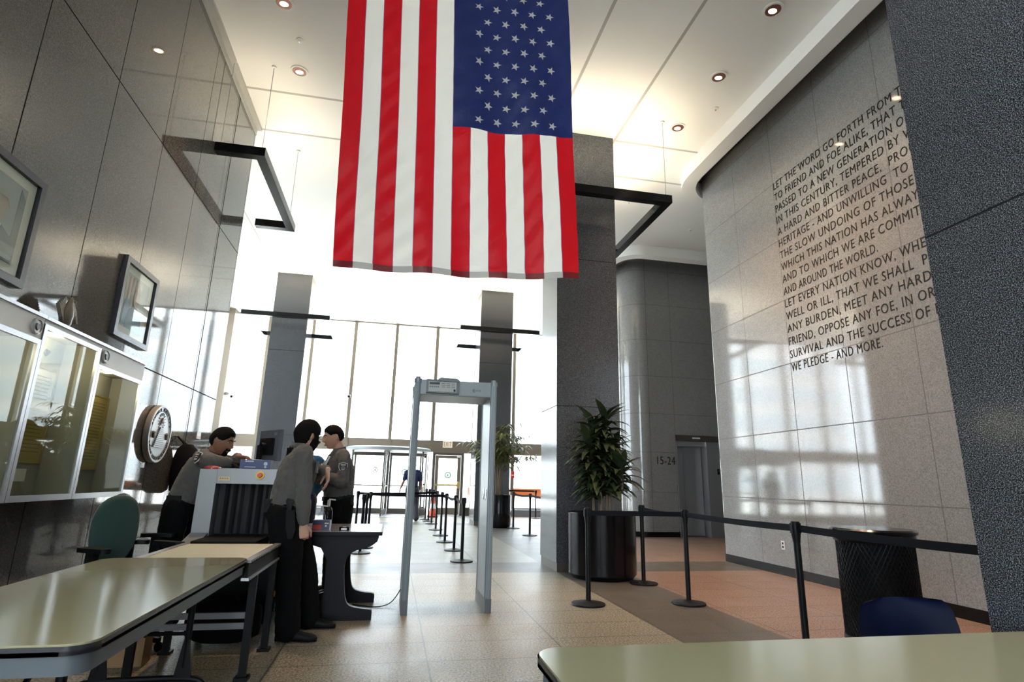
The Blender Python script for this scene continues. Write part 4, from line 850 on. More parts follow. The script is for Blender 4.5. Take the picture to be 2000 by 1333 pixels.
bm = B(); cyl(bm, (-1.10, MY0 + 0.004, 1.213), (-1.10, MY0 - 0.012, 1.213), 0.034, n=24); sb = obj('stop_button_base', bm, M['yellow'], t, label='yellow and red emergency stop button')
bm = B(); cyl(bm, (-1.10, MY0 - 0.012, 1.213), (-1.10, MY0 - 0.035, 1.213), 0.021, 0.018, n=20); obj('stop_button', bm, M['red'], sb)
bm = B(); box(bm, MX0 + 0.15, MY0 - 0.001, 1.163, MX0 + 0.24, MY0 + 0.004, 1.198); lb = obj('maker_plate', bm, pmat('plate_cream', (0.60, 0.50, 0.30), 0.5), t)
bm = B()
for k in range(4): box(bm, MX0 + 0.16 + 0.018 * k, MY0 - 0.0025, 1.176, MX0 + 0.172 + 0.018 * k, MY0 - 0.0012, 1.188)
obj('plate_marks', bm, M['cardboard'], lb)
bm = B(); box(bm, -0.95, MY0 + 0.115, 0.235, -0.84, MY0 + 0.1195, 0.28); obj('warning_label', bm, M['orange'], t, label='small orange warning label low on the machine')
for x in (MX0 + 0.12, MX1 - 0.12):
    for y in (MY0 + 0.25, MY1 - 0.2): bm = B(); cyl(bm, (x - 0.02, y, 0.055), (x + 0.02, y, 0.055), 0.055, n=18); box(bm, x - 0.03, y - 0.03, 0.09, x + 0.03, y + 0.03, 0.13); obj('caster', bm, M['black_rubber'], t)

t = thing('roller_conveyor', 'roller conveyor with beige rollers feeding the baggage x-ray machine', 'conveyor', (-1.13, 4.3, 0))
CX0, CX1, CY0, CY1 = -1.455, -0.815, 3.83, 4.78
for x in (CX0, CX1):
    bm = B(); box(bm, x - 0.012, CY0, 0.60, x + 0.012, CY1, 0.715); sr_ = obj('side_rail', bm, M['black_metal'], t, bevel=0.002)
    for z in (0.70, 0.60): bm = B(); box(bm, x - 0.022, CY0 - 0.002, z, x + 0.022, CY1 + 0.002, z + 0.016); obj('rail_lip', bm, M['alu'], sr_, bevel=0.002)
M['roller'] = pmat('roller_beige', (0.50, 0.47, 0.35), 0.35)
for k in range(19):
    y = CY0 + 0.03 + k * 0.0495; bm = B(); cyl(bm, (CX0 + 0.014, y, 0.692), (CX1 - 0.014, y, 0.692), 0.0225, n=14); rl = obj('roller', bm, M['roller'], t)
    if k % 1 == 0: bm = B(); cyl(bm, (CX1 + 0.013, y, 0.700), (CX1 + 0.024, y, 0.700), 0.008, n=8); obj('axle_nut', bm, M['black_metal'], rl)
for x in (CX0, CX1):
    for y in (4.08, 4.70):
        bm = B(); box(bm, x - 0.022, y - 0.018, 0.02, x + 0.022, y + 0.018, 0.60); lg = obj('leg', bm, M['black_metal'], t, bevel=0.003)
        bm = B(); box(bm, x - 0.04, y - 0.04, 0.0, x + 0.04, y + 0.04, 0.02); obj('foot_plate', bm, M['black_metal'], lg)
for z in (0.285, 0.345):
    y = 4.08; bm = B(); box(bm, CX0 + 0.02, y - 0.01, z, CX1 - 0.02, y + 0.01, z + 0.035); obj('cross_brace', bm, M['alu_dull'], t, bevel=0.003)

def flapped_box(name, lab, cat, x0, y0, x1, y1, h, mat, group=None):
    t = thing(name, lab, cat, ((x0 + x1) / 2, (y0 + y1) / 2, 0))
    bm = B()
    for a, b_, c, d, z0, z1 in ((x0, y0, x1, y0 + 0.006, 0, h), (x0, y1 - 0.006, x1, y1, 0, h), (x0, y0 + 0.006, x0 + 0.006, y1 - 0.006, 0, h), (x1 - 0.006, y0 + 0.006, x1, y1 - 0.006, 0, h), (x0 + 0.006, y0 + 0.006, x1 - 0.006, y1 - 0.006, 0, 0.006)): box(bm, a, b_, z0, c, d, z1)
    obj('box_body', bm, mat, t)
    bm = B(); prism(bm, [(x0, y0 - 0.001, h), (x1, y0 - 0.001, h), (x1 - 0.02, y0 - 0.10, h - 0.05), (x0 + 0.02, y0 - 0.10, h - 0.05)], (0, 0, 0.005)); prism(bm, [(x0, y1, h), (x1, y1, h), (x1 - 0.02, y1 + 0.09, h + 0.05), (x0 + 0.02, y1 + 0.09, h + 0.05)], (0, 0, 0.005)); obj('flap', bm, mat, t)
flapped_box('cardboard_box', 'open brown cardboard box on the floor under the conveyor', 'box', -1.72, 4.42, -1.50, 4.56, 0.27, M['cardboard'])
# black soft bag under the conveyor
t = thing('black_bag', 'black soft bag lying on the floor under the roller conveyor', 'bag', (-1.15, 4.87, 0))
bm = B(); rings = []
for k in range(9):
    x = -1.40 + 0.5 * k / 8; s = 1 - 0.35 * abs(k - 4) ** 3 / 64
    rings.append([V((x, 4.90 + 0.11 * s * math.cos(a) * (1 + 0.08 * math.sin(3 * a + k)), 0.16 + 0.155 * s * math.sin(a))) for a in [2 * PI * q / 18 for q in range(18)]])
loft(bm, rings); obj('bag_body', bm, M['trouser'], t, smooth=70)
bm = B(); tube(bm, smoothpts([(-1.30, 4.86, 0.28), (-1.25, 4.84, 0.35), (-1.1, 4.84, 0.36), (-1.04, 4.86, 0.28)]), 0.010, 8); obj('handle', bm, M['black_rubber'], t)

# ------------------------------------------------------------------ on top of the scanner
t = thing('glove_box', 'blue cardboard box of gloves on top of the x-ray machine', 'box', (-1.18, 5.46, 1.268))
bm = B(); box(bm, -1.31, 5.40, 1.269, -1.06, 5.53, 1.345); obj('carton', bm, pmat('box_blue', (0.035, 0.05, 0.16), 0.45), t, bevel=0.003)
bm = B(); box(bm, -1.27, 5.3985, 1.325, -1.20, 5.3999, 1.337); ellipsoid(bm, (-1.10, 5.399, 1.312), 0.016, 0.001, 0.016); ellipsoid(bm, (-1.10, 5.399, 1.285), 0.010, 0.001, 0.010); box(bm, -1.27, 5.3985, 1.28, -1.18, 5.3999, 1.286); obj('carton_print', bm, pmat('box_print', (0.45, 0.5, 0.6), 0.5), t)
bm = B(); ellipsoid(bm, (-1.18, 5.465, 1.3455), 0.06, 0.03, 0.003); obj('box_opening', bm, M['white_plastic'], t)
# monitors on an arm
def monitor(cx, cy, cz, yaw, lab, mat, pole):
    t = thing('monitor', lab, 'monitor', (cx, cy, 1.268), rotz=yaw); h = cz - 1.268
    bm = B(); box(bm, -0.20, -0.02, h - 0.15, 0.20, 0.015, h + 0.15); obj('screen_housing', bm, mat, t, local=True, bevel=0.012)
    bm = B(); box(bm, -0.18, 0.0155, h - 0.13, 0.18, 0.018, h + 0.13); obj('screen', bm, M['black_gloss'], t, local=True)
    bm = B(); box(bm, -0.11, -0.06, h - 0.09, 0.11, -0.021, h + 0.07); obj('rear_bulge', bm, M['black_plastic'], t, local=True, bevel=0.012)
    bm = B(); cyl(bm, (0, -0.06, h - 0.02), (0, -0.10, h - 0.02), 0.045); box(bm, -0.03, -0.12, 0.0, 0.03, -0.09, h); lathe(bm, [(0.10, 0.0), (0.10, 0.012), (0.02, 0.018)], (0, -0.08, 0.001), 24); obj('stand', bm, M['black_metal'], t, local=True)
    bm = B(); box(bm, 0.08, -0.0205, h + 0.10, 0.14, -0.0201, h + 0.125); obj('logo_mark', bm, M['silver_paint'], t, local=True)
monitor(-1.20, 6.02, 1.50, math.radians(-52), 'grey flat monitor seen from behind on top of the x-ray machine', pmat('monitor_grey', (0.10, 0.115, 0.14), 0.35), 0)
monitor(-0.99, 6.36, 1.50, math.radians(-70), 'black flat monitor seen edge on behind the grey monitor', M['black_plastic'], 0)

# ================================================================== SEARCH DESK
t = thing('search_desk', 'dark grey desk with sculpted panel legs beside the standing officers', 'desk', (-0.44, 5.95, 0))
M['desk_dark'] = fabric('desk_dark', (0.010, 0.010, 0.012), 300, 0.4, 0.5, 0, 0.02); M['desk_top'] = pmat('desk_top_grey', (0.16, 0.165, 0.175), 0.2)
bm = B(); prism(bm, [(x, y, 0.712) for x, y in rrect(-0.84, 5.47, -0.055, 6.43, 0.02)], (0, 0, 0.03)); obj('desk_top', bm, M['desk_dark'], t, bevel=0.012, seg=3)
bm = B(); prism(bm, [(x, y, 0.7415) for x, y in rrect(-0.825, 5.485, -0.07, 6.415, 0.02)], (0, 0, 0.003)); obj('laminate', bm, M['desk_top'], t)
prof = smoothpts([(-0.095, 0.655), (-0.16, 0.61), (-0.28, 0.575), (-0.34, 0.53), (-0.365, 0.45), (-0.355, 0.30), (-0.335, 0.18), (-0.30, 0.125), (-0.22, 0.10), (-0.115, 0.085), (-0.098, 0.055)], 4)
out = [(-0.085, 0.711), (-0.085, 0.69)] + [(p.x, p.y) for p in [V((a.x, a.y, 0)) for a in [V((q[0], q[1], 0)) for q in prof]]] + [(-0.10, 0.0), (-0.74, 0.0), (-0.74, 0.06), (-0.56, 0.11), (-0.52, 0.2), (-0.52, 0.5), (-0.58, 0.6), (-0.74, 0.65), (-0.74, 0.711)]
for y in (5.54, 6.30): bm = B(); prism(bm, [(x, y, z) for x, z in out], (0, 0.055, 0)); obj('panel_leg', bm, M['desk_dark'], t, bevel=0.008)
bm = B(); box(bm, -0.50, 5.595, 0.25, -0.47, 6.30, 0.711); obj('modesty_panel', bm, M['desk_dark'], t)
# things on the desk
t = thing('wipes_box', 'blue and red box on the dark desk beside the hanging hand', 'box', (-0.60, 5.66, 0.745))
bm = B(); box(bm, -0.68, 5.60, 0.7455, -0.53, 5.72, 0.83); obj('carton', bm, pmat('box_navy', (0.03, 0.03, 0.10), 0.4), t, bevel=0.003)
bm = B(); box(bm, -0.675, 5.5985, 0.752, -0.60, 5.5999, 0.79); obj('red_panel', bm, M['red'], t); bm = B(); box(bm, -0.54, 5.5985, 0.80, -0.575, 5.5999, 0.81); box(bm, -0.57, 5.5985, 0.775, -0.555, 5.5999, 0.79); obj('print_marks', bm, M['paper'], t)
def pump_bottle(x, y, s, lab, mat):
    t = thing('pump_bottle', lab, 'bottle', (x, y, 0.745), group='clear bottles on the desk')
    bm = B(); lathe(bm, [(0.034 * s, 0.001), (0.036 * s, 0.01), (0.036 * s, 0.11 * s), (0.026 * s, 0.14 * s), (0.013 * s, 0.15 * s)], (x, y, 0.745), 18); obj('bottle_body', bm, mat, t)
    bm = B(); cyl(bm, (x, y, 0.745 + 0.15 * s), (x, y, 0.745 + 0.20 * s), 0.012 * s, n=12); obox(bm, (x, y, 0.745 + 0.205 * s), (x + 0.05 * s, y, 0.745 + 0.20 * s), 0.014, 0.012); obj('pump', bm, M['white_plastic'], t)
M['clear_plastic'] = glassm('clear_plastic', (0.90, 0.93, 0.94), 1.4, 0.1)
pump_bottle(-0.63, 5.80, 1.0, 'clear pump bottle on the desk behind the blue and red box', M['clear_plastic']); pump_bottle(-0.60, 6.05, 1.25, 'taller clear pump bottle at the rear of the desk', M['clear_plastic'])
t = thing('pager', 'small black oval pager lying on the desk top', 'device', (-0.40, 5.62, 0.745))
bm = B(); prism(bm, [(x, y, 0.7455) for x, y in rrect(-0.445, 5.585, -0.355, 5.645, 0.028)], (0, 0, 0.028)); obj('case', bm, M['black_gloss'], t, bevel=0.006); bm = B(); box(bm, -0.415, 5.60, 0.774, -0.385, 5.63, 0.7755); obj('clip', bm, M['silver_paint'], t)
bm = B(); box(bm, -0.425, 5.583, 0.75, -0.375, 5.5845, 0.765); obj('window', bm, M['white_plastic'], t)

# ================================================================== STANCHIONS WITH BELTS
def make_stanchion(x, y, label, group):
    t = thing('stanchion', label, 'stanchion', (x, y, 0), group=group)
    bm = B(); lathe(bm, [(0.001, 0.0), (0.172, 0.0), (0.176, 0.008), (0.172, 0.018), (0.06, 0.034), (0.036, 0.040), (0.001, 0.041)], (0, 0, 0), 36); obj('base', bm, M['black_plastic'], t, local=True)
    bm = B(); cyl(bm, (0, 0, 0.04), (0, 0, 0.86), 0.0255, n=20); obj('post', bm, M['black_metal'], t, local=True)
    bm = B(); lathe(bm, [(0.0265, 0.80), (0.030, 0.83), (0.034, 0.86), (0.034, 0.945), (0.031, 0.955), (0.001, 0.957)], (0, 0, 0), 20)
    for k in range(4):
        a = PI / 2 * k; obox(bm, (0.03 * math.cos(a), 0.03 * math.sin(a), 0.905), (0.039 * math.cos(a), 0.039 * math.sin(a), 0.905), 0.03, 0.075)
    obj('head', bm, M['black_plastic'], t, local=True); return t
G1, G2, G3, G4 = 'stanchions near the planter', 'stanchion row towards the exit door', 'stanchions behind the desk', 'stanchions right of the rear column'
ST = {}
proto = None
def put(key, x, y, label, group):
    global proto
    if proto is None: o = make_stanchion(x, y, label, group); proto = o
    else: o = dup(proto, (x, y, 0), 0, label, group)
    ST[key] = (o, x, y)
put('A', 2.06, 5.99, 'black belt stanchion standing on pale tiles left of the large planter', G1)
put('B', 3.19, 7.14, 'black belt stanchion at the right side of the large planter', G1)
put('C', 3.15, 5.93, 'black belt stanchion on the dark floor band where two belts meet', G1)
put('D', 3.10, 4.08, 'nearest black belt stanchion, rising in front of the beige table edge', G1)
put('D2', 3.15, 2.35, 'black belt stanchion hidden behind the near granite pillar', G1)
for k, (x, y) in enumerate(((1.13, 9.23), (1.16, 10.68), (1.12, 12.08), (1.15, 13.51), (1.15, 15.02), (1.18, 17.11), (1.15, 18.15), (1.10, 18.9))):
    put('R%d' % k, x, y, ('nearest stanchion of the row seen through the metal detector', 'second stanchion of the row seen through the metal detector', 'third stanchion of the row seen through the metal detector', 'fourth stanchion of the row seen through the metal detector', 'fifth stanchion of the row seen through the metal detector', 'sixth stanchion of the row, just before the orange cone', 'seventh stanchion of the row, beside the orange cone', 'farthest stanchion of the row towards the glass door')[k], G2)
for k, (x, y) in enumerate(((-0.45, 10.3), (-0.43, 11.1), (-0.41, 12.3), (-0.70, 13.0))):
    put('L%d' % k, x, y, ('black stanchion behind the desk, nearest of the four', 'black stanchion behind the desk, second nearest of the four', 'black stanchion behind the desk, rightmost of the four', 'black stanchion behind the desk, leftmost beside the officer')[k], G3)
put('F0', 3.28, 15.67, 'far stanchion right beside the planter at the rear column', G4); put('F1', 3.25, 13.61, 'far stanchion midway between the rear column and the large column', G4); put('F2', 5.03, 20.21, 'farthest thin stanchion close to the orange barricade', G4); put('F3', 3.25, 11.35, 'stanchion hidden behind the large granite column', G4)
def belt(a, b_, z=0.905, sag=0.0):
    (oa, xa, ya), (ob, xb, yb) = ST[a], ST[b_]; p, q = V((xa, ya, z)), V((xb, yb, z)); d = (q - p).normalized(); p = p + d * 0.04; q = q - d * 0.04; n_ = 9
    s = V((-d.y, d.x, 0)) * 0.0012; rings = []
    for k in range(n_):
        c = p.lerp(q, k / (n_ - 1)) - V((0, 0, sag * 4 * (k / (n_ - 1)) * (1 - k / (n_ - 1)))); rings.append([c + s + V((0, 0, 0.026)), c - s + V((0, 0, 0.026)), c - s - V((0, 0, 0.026)), c + s - V((0, 0, 0.026))])
    bm = B(); loft(bm, rings); obj('belt', bm, M['belt_fabric'], oa)
belt('A', 'C'); belt('B', 'C', sag=0.02); belt('C', 'D', sag=0.01); belt('D', 'D2', sag=0.01)
for k in range(7): belt('R%d' % k, 'R%d' % (k + 1), sag=0.04)
belt('L2', 'R2', sag=0.01); belt('L3', 'R4', sag=0.01); belt('L0', 'L1'); belt('L1', 'L2'); belt('F0', 'F1', sag=0.03); belt('F1', 'F3', sag=0.02)
# wall-fixed belt to the far stanchion
t = thing('barrier_belt', 'dark barrier belt stretched from the farthest thin stanchion towards the rear column', 'barrier belt', (4.2, 20.25, 0.9))
bm = B(); obox(bm, (3.30, 20.3, 0.92), (4.985, 20.22, 0.92), 0.003, 0.055); obj('belt_webbing', bm, M['belt_fabric'], t); bm = B(); cyl(bm, (3.26, 20.3, 0), (3.26, 20.3, 0.957), 0.026); lathe(bm, [(0.17, 0), (0.17, 0.015), (0.02, 0.03)], (3.26, 20.3, 0), 24); obj('end_post', bm, M['black_metal'], t)

# ================================================================== PLANTS
def leaf(bm, base, d, L, wdt, droop, nseg=5, fold=0.25):
    d = V(d).normalized(); s = d.cross(V((0, 0, 1)));
    s = s.normalized() if s.length > 1e-3 else V((1, 0, 0)); p = V(base); prev = None
    for k in range(nseg + 1):
        u = k / nseg; wk = wdt * (math.sin(PI * min(1, 0.12 + 0.88 * u) ** 0.8) if u < 1 else 0.02) * 0.5 + 0.002; nrm = s.cross(d).normalized()
        row = [bm.verts.new(p - s * wk + nrm * wk * fold), bm.verts.new(p), bm.verts.new(p + s * wk + nrm * wk * fold)]
        if prev: bm.faces.new((prev[0], prev[1], row[1], row[0])); bm.faces.new((prev[1], prev[2], row[2], row[1]))
        prev = row; p = p + d * (L / nseg); d = (d + V((0, 0, -droop / nseg))).normalized()
PX, PY = 2.84, 7.68
t = thing('dracaena_plant', 'tall dark green dracaena in a large glossy black planter before the granite column', 'potted plant', (PX, PY, 0))
bm = B(); lathe(bm, [(0.40, 0.0), (0.43, 0.03), (0.455, 0.06), (0.46, 0.80), (0.462, 0.825), (0.45, 0.835), (0.44, 0.82), (0.435, 0.74)], (PX, PY, 0), 56); obj('planter', bm, M['black_gloss'], t)
bm = B(); lathe(bm, [(0.435, 0.745), (0.2, 0.765), (0.001, 0.77)], (PX, PY, 0), 32); obj('soil', bm, M['soil'], t)
rnd = random.Random(3); lb = B()
canes = [((-0.10, 0.02), (-0.10, 0.05), 2.05), ((0.06, -0.06), (0.07, -0.02), 2.12), ((0.12, 0.10), (0.22, 0.06), 1.75), ((-0.05, -0.12), (-0.22, -0.08), 1.80), ((0.02, 0.12), (0.05, 0.22), 1.9), ((0.10, -0.10), (0.26, -0.16), 1.45)]
for (bx, by), (tx, ty), h in canes:
    bm = B(); P_ = smoothpts([(PX + bx, PY + by, 0.75), (PX + bx * 1.05, PY + by, 1.1), (PX + tx * 0.9, PY + ty, h - 0.35), (PX + tx, PY + ty, h)]); tube(bm, P_, 0.017, 8, [0.019 - 0.005 * k / len(P_) for k in range(len(P_))]); obj('cane', bm, M['bark'], t)
    z = 0.98 + rnd.random() * 0.12
    while z < h + 0.02:
        u = (z - 0.75) / (h - 0.75); cx = PX + bx + (tx - bx) * u; cy = PY + by + (ty - by) * u; a = z * 97 + rnd.random() * 2; L = 0.30 + 0.14 * rnd.random(); L *= (1 - 0.72 * max(0, math.sin(a)) ** 0.7) ; el = 0.25 + 0.9 * max(0, (z - h + 0.18) / 0.2) + 0.25 * rnd.random()
        leaf(lb, (cx, cy, z), (math.cos(a), math.sin(a) * 0.85, el), L, 0.088 + 0.03 * rnd.random(), 1.45 if el < 0.8 else 0.8); z += 0.0095
obj('foliage', lb, M['leaf_dark'], t, smooth=60)

BX, BY = 2.93, 16.0
t = thing('bamboo_palm', 'airy olive green bamboo plant in a black planter at the right rear column', 'potted plant', (BX, BY, 0))
bm = B(); lathe(bm, [(0.32, 0.0), (0.33, 0.04), (0.34, 0.08), (0.345, 0.85), (0.335, 0.87), (0.325, 0.80)], (BX, BY, 0), 40); obj('planter', bm, M['black_gloss'], t)
bm = B(); lathe(bm, [(0.325, 0.80), (0.001, 0.82)], (BX, BY, 0), 24); obj('soil', bm, M['soil'], t)
lb = B(); rnd = random.Random(11)
tips = [((-0.05, 0), (0.10, -0.05, 2.55)), ((-0.1, 0.02), (-0.75, -0.1, 2.35)), ((0.05, -0.02), (0.55, -0.15, 2.2)), ((0.0, -0.05), (0.72, -0.3, 1.95)), ((-0.04, 0.03), (-0.55, -0.3, 2.1)), ((0.06, 0.0), (0.25, -0.1, 2.85)), ((0.03, 0.05), (0.40, -0.3, 2.5)), ((0.0, 0.0), (0.12, -0.3, 2.2))]
for (bx, by), (tx, ty, tz) in tips:
    P_ = smoothpts([(BX + bx, BY + by, 0.8), (BX + bx * 1.2, BY + by, 1.5), (BX + bx + (tx - bx) * 0.35, BY + ty * 0.3, 1.5 + (tz - 1.5) * 0.75), (BX + tx, BY + ty, tz)], 8)
    bm = B(); tube(bm, P_, 0.010, 6, [0.013 - 0.009 * k / len(P_) for k in range(len(P_))]); obj('cane', bm, M['bark'], t)
    for k in range(len(P_) // 2, len(P_)):
        for q in range(2):
            a = rnd.random() * 2 * PI; d = V((math.cos(a), math.sin(a), 0.1 - 0.5 * rnd.random())); sp = P_[k] + d * 0.02; Ls = 0.22 + 0.25 * rnd.random()
            tube(lb, [sp, sp + d * Ls * 0.5, sp + d * Ls + V((0, 0, -0.05))], 0.003, 4)
            for e in range(5):
                bpt = sp + d * Ls * (0.25 + 0.75 * e / 5); a2 = a + rnd.uniform(-1.3, 1.3); leaf(lb, bpt, (math.cos(a2), math.sin(a2), -0.15 - 0.4 * rnd.random()), 0.19 + 0.12 * rnd.random(), 0.036, 0.6, 3)
obj('foliage', lb, M['leaf_olive'], t, smooth=60)

# ================================================================== LITTER BIN, CONE
t = thing('litter_bin', 'round black mesh litter bin with flat lid before the right granite wall', 'litter bin', (4.02, 4.32, 0))
bx, by, br = 4.02, 4.32, 0.285
bm = B(); cyl(bm, (bx, by, 0.02), (bx, by, 0.80), br - 0.02, n=40); obj('liner', bm, M['black_rubber'], t)
bm = B(); N = 54
for s in (-1, 1):
    for k in range(N):
        pts = [V((bx + br * math.cos(2 * PI * (k / N + s * u * 0.22)), by + br * math.sin(2 * PI * (k / N + s * u * 0.22)), 0.03 + 0.76 * u)) for u in [q / 9 for q in range(10)]]
        tube(bm, pts, 0.0042, 4)
obj('mesh_wall', bm, M['black_plastic'], t)
bm = B(); lathe(bm, [(br + 0.012, 0.785), (br + 0.02, 0.80), (br + 0.02, 0.85), (br + 0.035, 0.858), (br + 0.038, 0.878), (br + 0.02, 0.892), (0.001, 0.896)], (bx, by, 0), 48); obj('lid', bm, M['black_gloss'], t)
bm = B(); lathe(bm, [(br + 0.008, 0.0), (br + 0.012, 0.02), (br + 0.008, 0.05), (br - 0.01, 0.05), (br - 0.01, 0.0)], (bx, by, 0), 48); obj('base_ring', bm, M['black_metal'], t)

t = thing('traffic_cone', 'orange traffic cone on the floor beside the stanchion row near the revolving door', 'traffic cone', (1.42, 20.3, 0))
bm = B(); lathe(bm, [(0.13, 0.02), (0.03, 0.70), (0.02, 0.71)], (1.42, 20.3, 0), 24); obj('cone_body', bm, pmat('cone_orange', (0.75, 0.08, 0.02), 0.5), t)
bm = B(); box(bm, 1.25, 20.13, 0, 1.59, 20.47, 0.03); obj('cone_base', bm, M['black_rubber'], t, bevel=0.01)
bm = B(); lathe(bm, [(0.094, 0.28), (0.0705, 0.44), (0.066, 0.44), (0.09, 0.28)], (1.42, 20.3, 0), 24); obj('white_band', bm, M['white_plastic'], t)

# ================================================================== PEOPLE
def remesh(bm, voxel, it=4, fac=0.5, wr=0.0, wscale=(14, 14, 9), seed=0.0):
    """union of overlapping closed shapes into one continuous skin, optionally wrinkled like cloth"""
    me = bpy.data.meshes.new('tmp'); bmesh.ops.recalc_face_normals(bm, faces=bm.faces); bm.to_mesh(me); bm.free()
    o = bpy.data.objects.new('tmp', me); C.objects.link(o)
    m = o.modifiers.new('r', 'REMESH'); m.mode = 'VOXEL'; m.voxel_size = voxel
    s = o.modifiers.new('s', 'SMOOTH'); s.iterations = it; s.factor = fac
    dg = bpy.context.evaluated_depsgraph_get(); dg.update(); me2 = bpy.data.meshes.new_from_object(o.evaluated_get(dg))
    bpy.data.objects.remove(o); bpy.data.meshes.remove(me); out = B(); out.from_mesh(me2); bpy.data.meshes.remove(me2)
    if wr:
        out.normal_update()
        for v in out.verts:
            c = v.co; q = V((c.x * wscale[0] + seed, c.y * wscale[1], c.z * wscale[2] + 0.6 * math.sin(c.x * 9 + c.y * 7)))
            h = noise.noise(q) + 0.5 * noise.noise(q * 2.3 + V((5, 1, 2))); h = (1 - abs(h) * 2.2); v.co = c + v.normal * wr * h
    return out
def limb(bm, pts, rads, n=16, flat=None):
    """tapered rounded limb; flat = (axis vector, factor) squeezes the section along an axis"""
    P = [V(p) for p in pts]; Q, R = [], []
    for i in range(len(P) - 1):
        for k in range(5):
            u = k / 5; Q.append(P[i].lerp(P[i + 1], u)); R.append(rads[i] * (1 - u) + rads[i + 1] * u)
    Q.append(P[-1]); R.append(rads[-1])
    for _ in range(2):
        Q = [Q[0]] + [(Q[i - 1] + Q[i] * 2 + Q[i + 1]) / 4 for i in range(1, len(Q) - 1)] + [Q[-1]]
    d0 = (Q[0] - Q[1]).normalized(); d1 = (Q[-1] - Q[-2]).normalized()
    Q = [Q[0] + d0 * R[0] * a for a in (0.95, 0.8, 0.45)] + Q + [Q[-1] + d1 * R[-1] * a for a in (0.45, 0.8, 0.95)]
    R = [R[0] * a for a in (0.3, 0.6, 0.89)] + R + [R[-1] * a for a in (0.89, 0.6, 0.3)]
    s = None; rings = []
    for i, p in enumerate(Q):
        t = (Q[min(i + 1, len(Q) - 1)] - Q[max(i - 1, 0)]).normalized()
        if s is None: s, u = frame(t)
        else: s = (s - t * s.dot(t)).normalized(); u = s.cross(t).normalized()
        ring = []
        for k in range(n):
            o_ = (s * math.cos(2 * PI * k / n) - u * math.sin(2 * PI * k / n)) * R[i]
            if flat: ax = V(flat[0]).normalized(); o_ = o_ - ax * o_.dot(ax) * (1 - flat[1])
            ring.append(p + o_)
        rings.append(ring)
    return loft(bm, rings)
def torso(bm, secs, n=28):
    """secs: (centre, side vector, half width, half depth)"""
    C_ = [V(s[0]) for s in secs]; rings = []
    for i, (c, sd, hw, hd) in enumerate(secs):
        t = (C_[min(i + 1, len(C_) - 1)] - C_[max(i - 1, 0)]).normalized(); sd = V(sd).normalized(); sd = (sd - t * sd.dot(t)).normalized(); fd = t.cross(sd).normalized()
        ring = []
        for k in range(n):
            a = 2 * PI * k / n; ca, sa = math.cos(a), math.sin(a); e = 0.82
            ring.append(V(c) + sd * hw * (abs(ca) ** e) * (1 if ca >= 0 else -1) + fd * hd * (abs(sa) ** e) * (1 if sa >= 0 else -1))
        rings.append(ring)
    return loft(bm, rings)
def headpt(th, ph):
    """point of the head in head space (x right, y forward, z up) for latitude th and longitude ph (0 = forward)"""
    ct, st_ = math.cos(th), math.sin(th); sx_, cy_ = math.sin(ph), math.cos(ph); z = 0.118 * st_; x = 0.077 * ct * sx_; y = (0.094 if cy_ > 0 else 0.102) * ct * cy_
    if z < 0:
        s = min(1, -z / 0.118); ct2 = math.sqrt(max(0, 1 - (s * 0.86) ** 2)); k = ct2 / max(ct, 1e-3) if ct > 1e-3 else 1; k = min(k, 3.0)
        x *= k * (1 - 0.30 * s ** 1.5); y *= k if y > 0 else k * (1 - 0.30 * s); y += 0.004 * s
        if s > 0.985: x *= 0.5
    p = V((x, y, z))
    if cy_ > 0:
        g = lambda u, c, w_: math.exp(-((u - c) / w_) ** 2)
        nz = 0.0
        if -0.045 < z < 0.03: nz = (0.030 if z < -0.02 else 0.030 * max(0, (0.03 - z) / 0.05)) * (1 if z > -0.032 else max(0, (z + 0.045) / 0.013))
        p.y += nz * g(x, 0, 0.0115 + (0.006 if z < -0.015 else 0)) + 0.006 * g(z, 0.033, 0.010) * g(x, 0, 0.05) - 0.011 * (g(x, 0.032, 0.017) + g(x, -0.032, 0.017)) * g(z, 0.012, 0.013)
        p.y += 0.007 * g(z, -0.066, 0.009) * g(x, 0, 0.022) - 0.004 * g(z, -0.078, 0.005) * g(x, 0, 0.02) + 0.010 * g(z, -0.100, 0.016) * g(x, 0, 0.024) + 0.004 * g(z, -0.02, 0.02) * (g(x, 0.045, 0.02) + g(x, -0.045, 0.02))
    return p
def head_bm(bm, T, n=48, m=40):
    rings = []
    for j in range(m + 1):
        th = -PI / 2 * 0.995 + PI * 0.995 * j / m; rings.append([T @ headpt(th, 2 * PI * k / n) for k in range(n)])
    loft(bm, rings)
    for s in (-1, 1): ellipsoid(bm, T @ V((s * 0.078, -0.012, -0.004)), 0.011, 0.020, 0.031, 12, 10, T.to_3x3() @ Matrix.Rotation(s * 0.45, 3, 'Z'))
def patch_bm(T, test, thick, n=64, m=48):
    """shell lying on the head where test(p, ph) holds; gives hair and beards"""
    bm = B(); g = {}
    for j in range(m + 1):
        th = -PI / 2 * 0.99 + PI * 0.99 * j / m
        for k in range(n):
            ph = 2 * PI * k / n; p = headpt(th, ph); q = p.copy(); L = p.length; tk = test(p, (ph + PI) % (2 * PI) - PI)
            g[j, k] = (tk, q * (1 + (thick * max(tk, 0.0)) / L) if tk > 0 else q * 0.985)
    vs = {k: bm.verts.new(T @ v[1]) for k, v in g.items()}
    for j in range(m):
        for k in range(n):
            ks = ((j, k), (j, (k + 1) % n), (j + 1, (k + 1) % n), (j + 1, k))
            if sum(1 for q in ks if g[q][0] > 0) >= 1: bm.faces.new([vs[q] for q in ks])
    bmesh.ops.delete(bm, geom=[v for v in bm.verts if not v.link_faces], context='VERTS')
    bmesh.ops.solidify(bm, geom=bm.faces[:], thickness=0.006); return bm
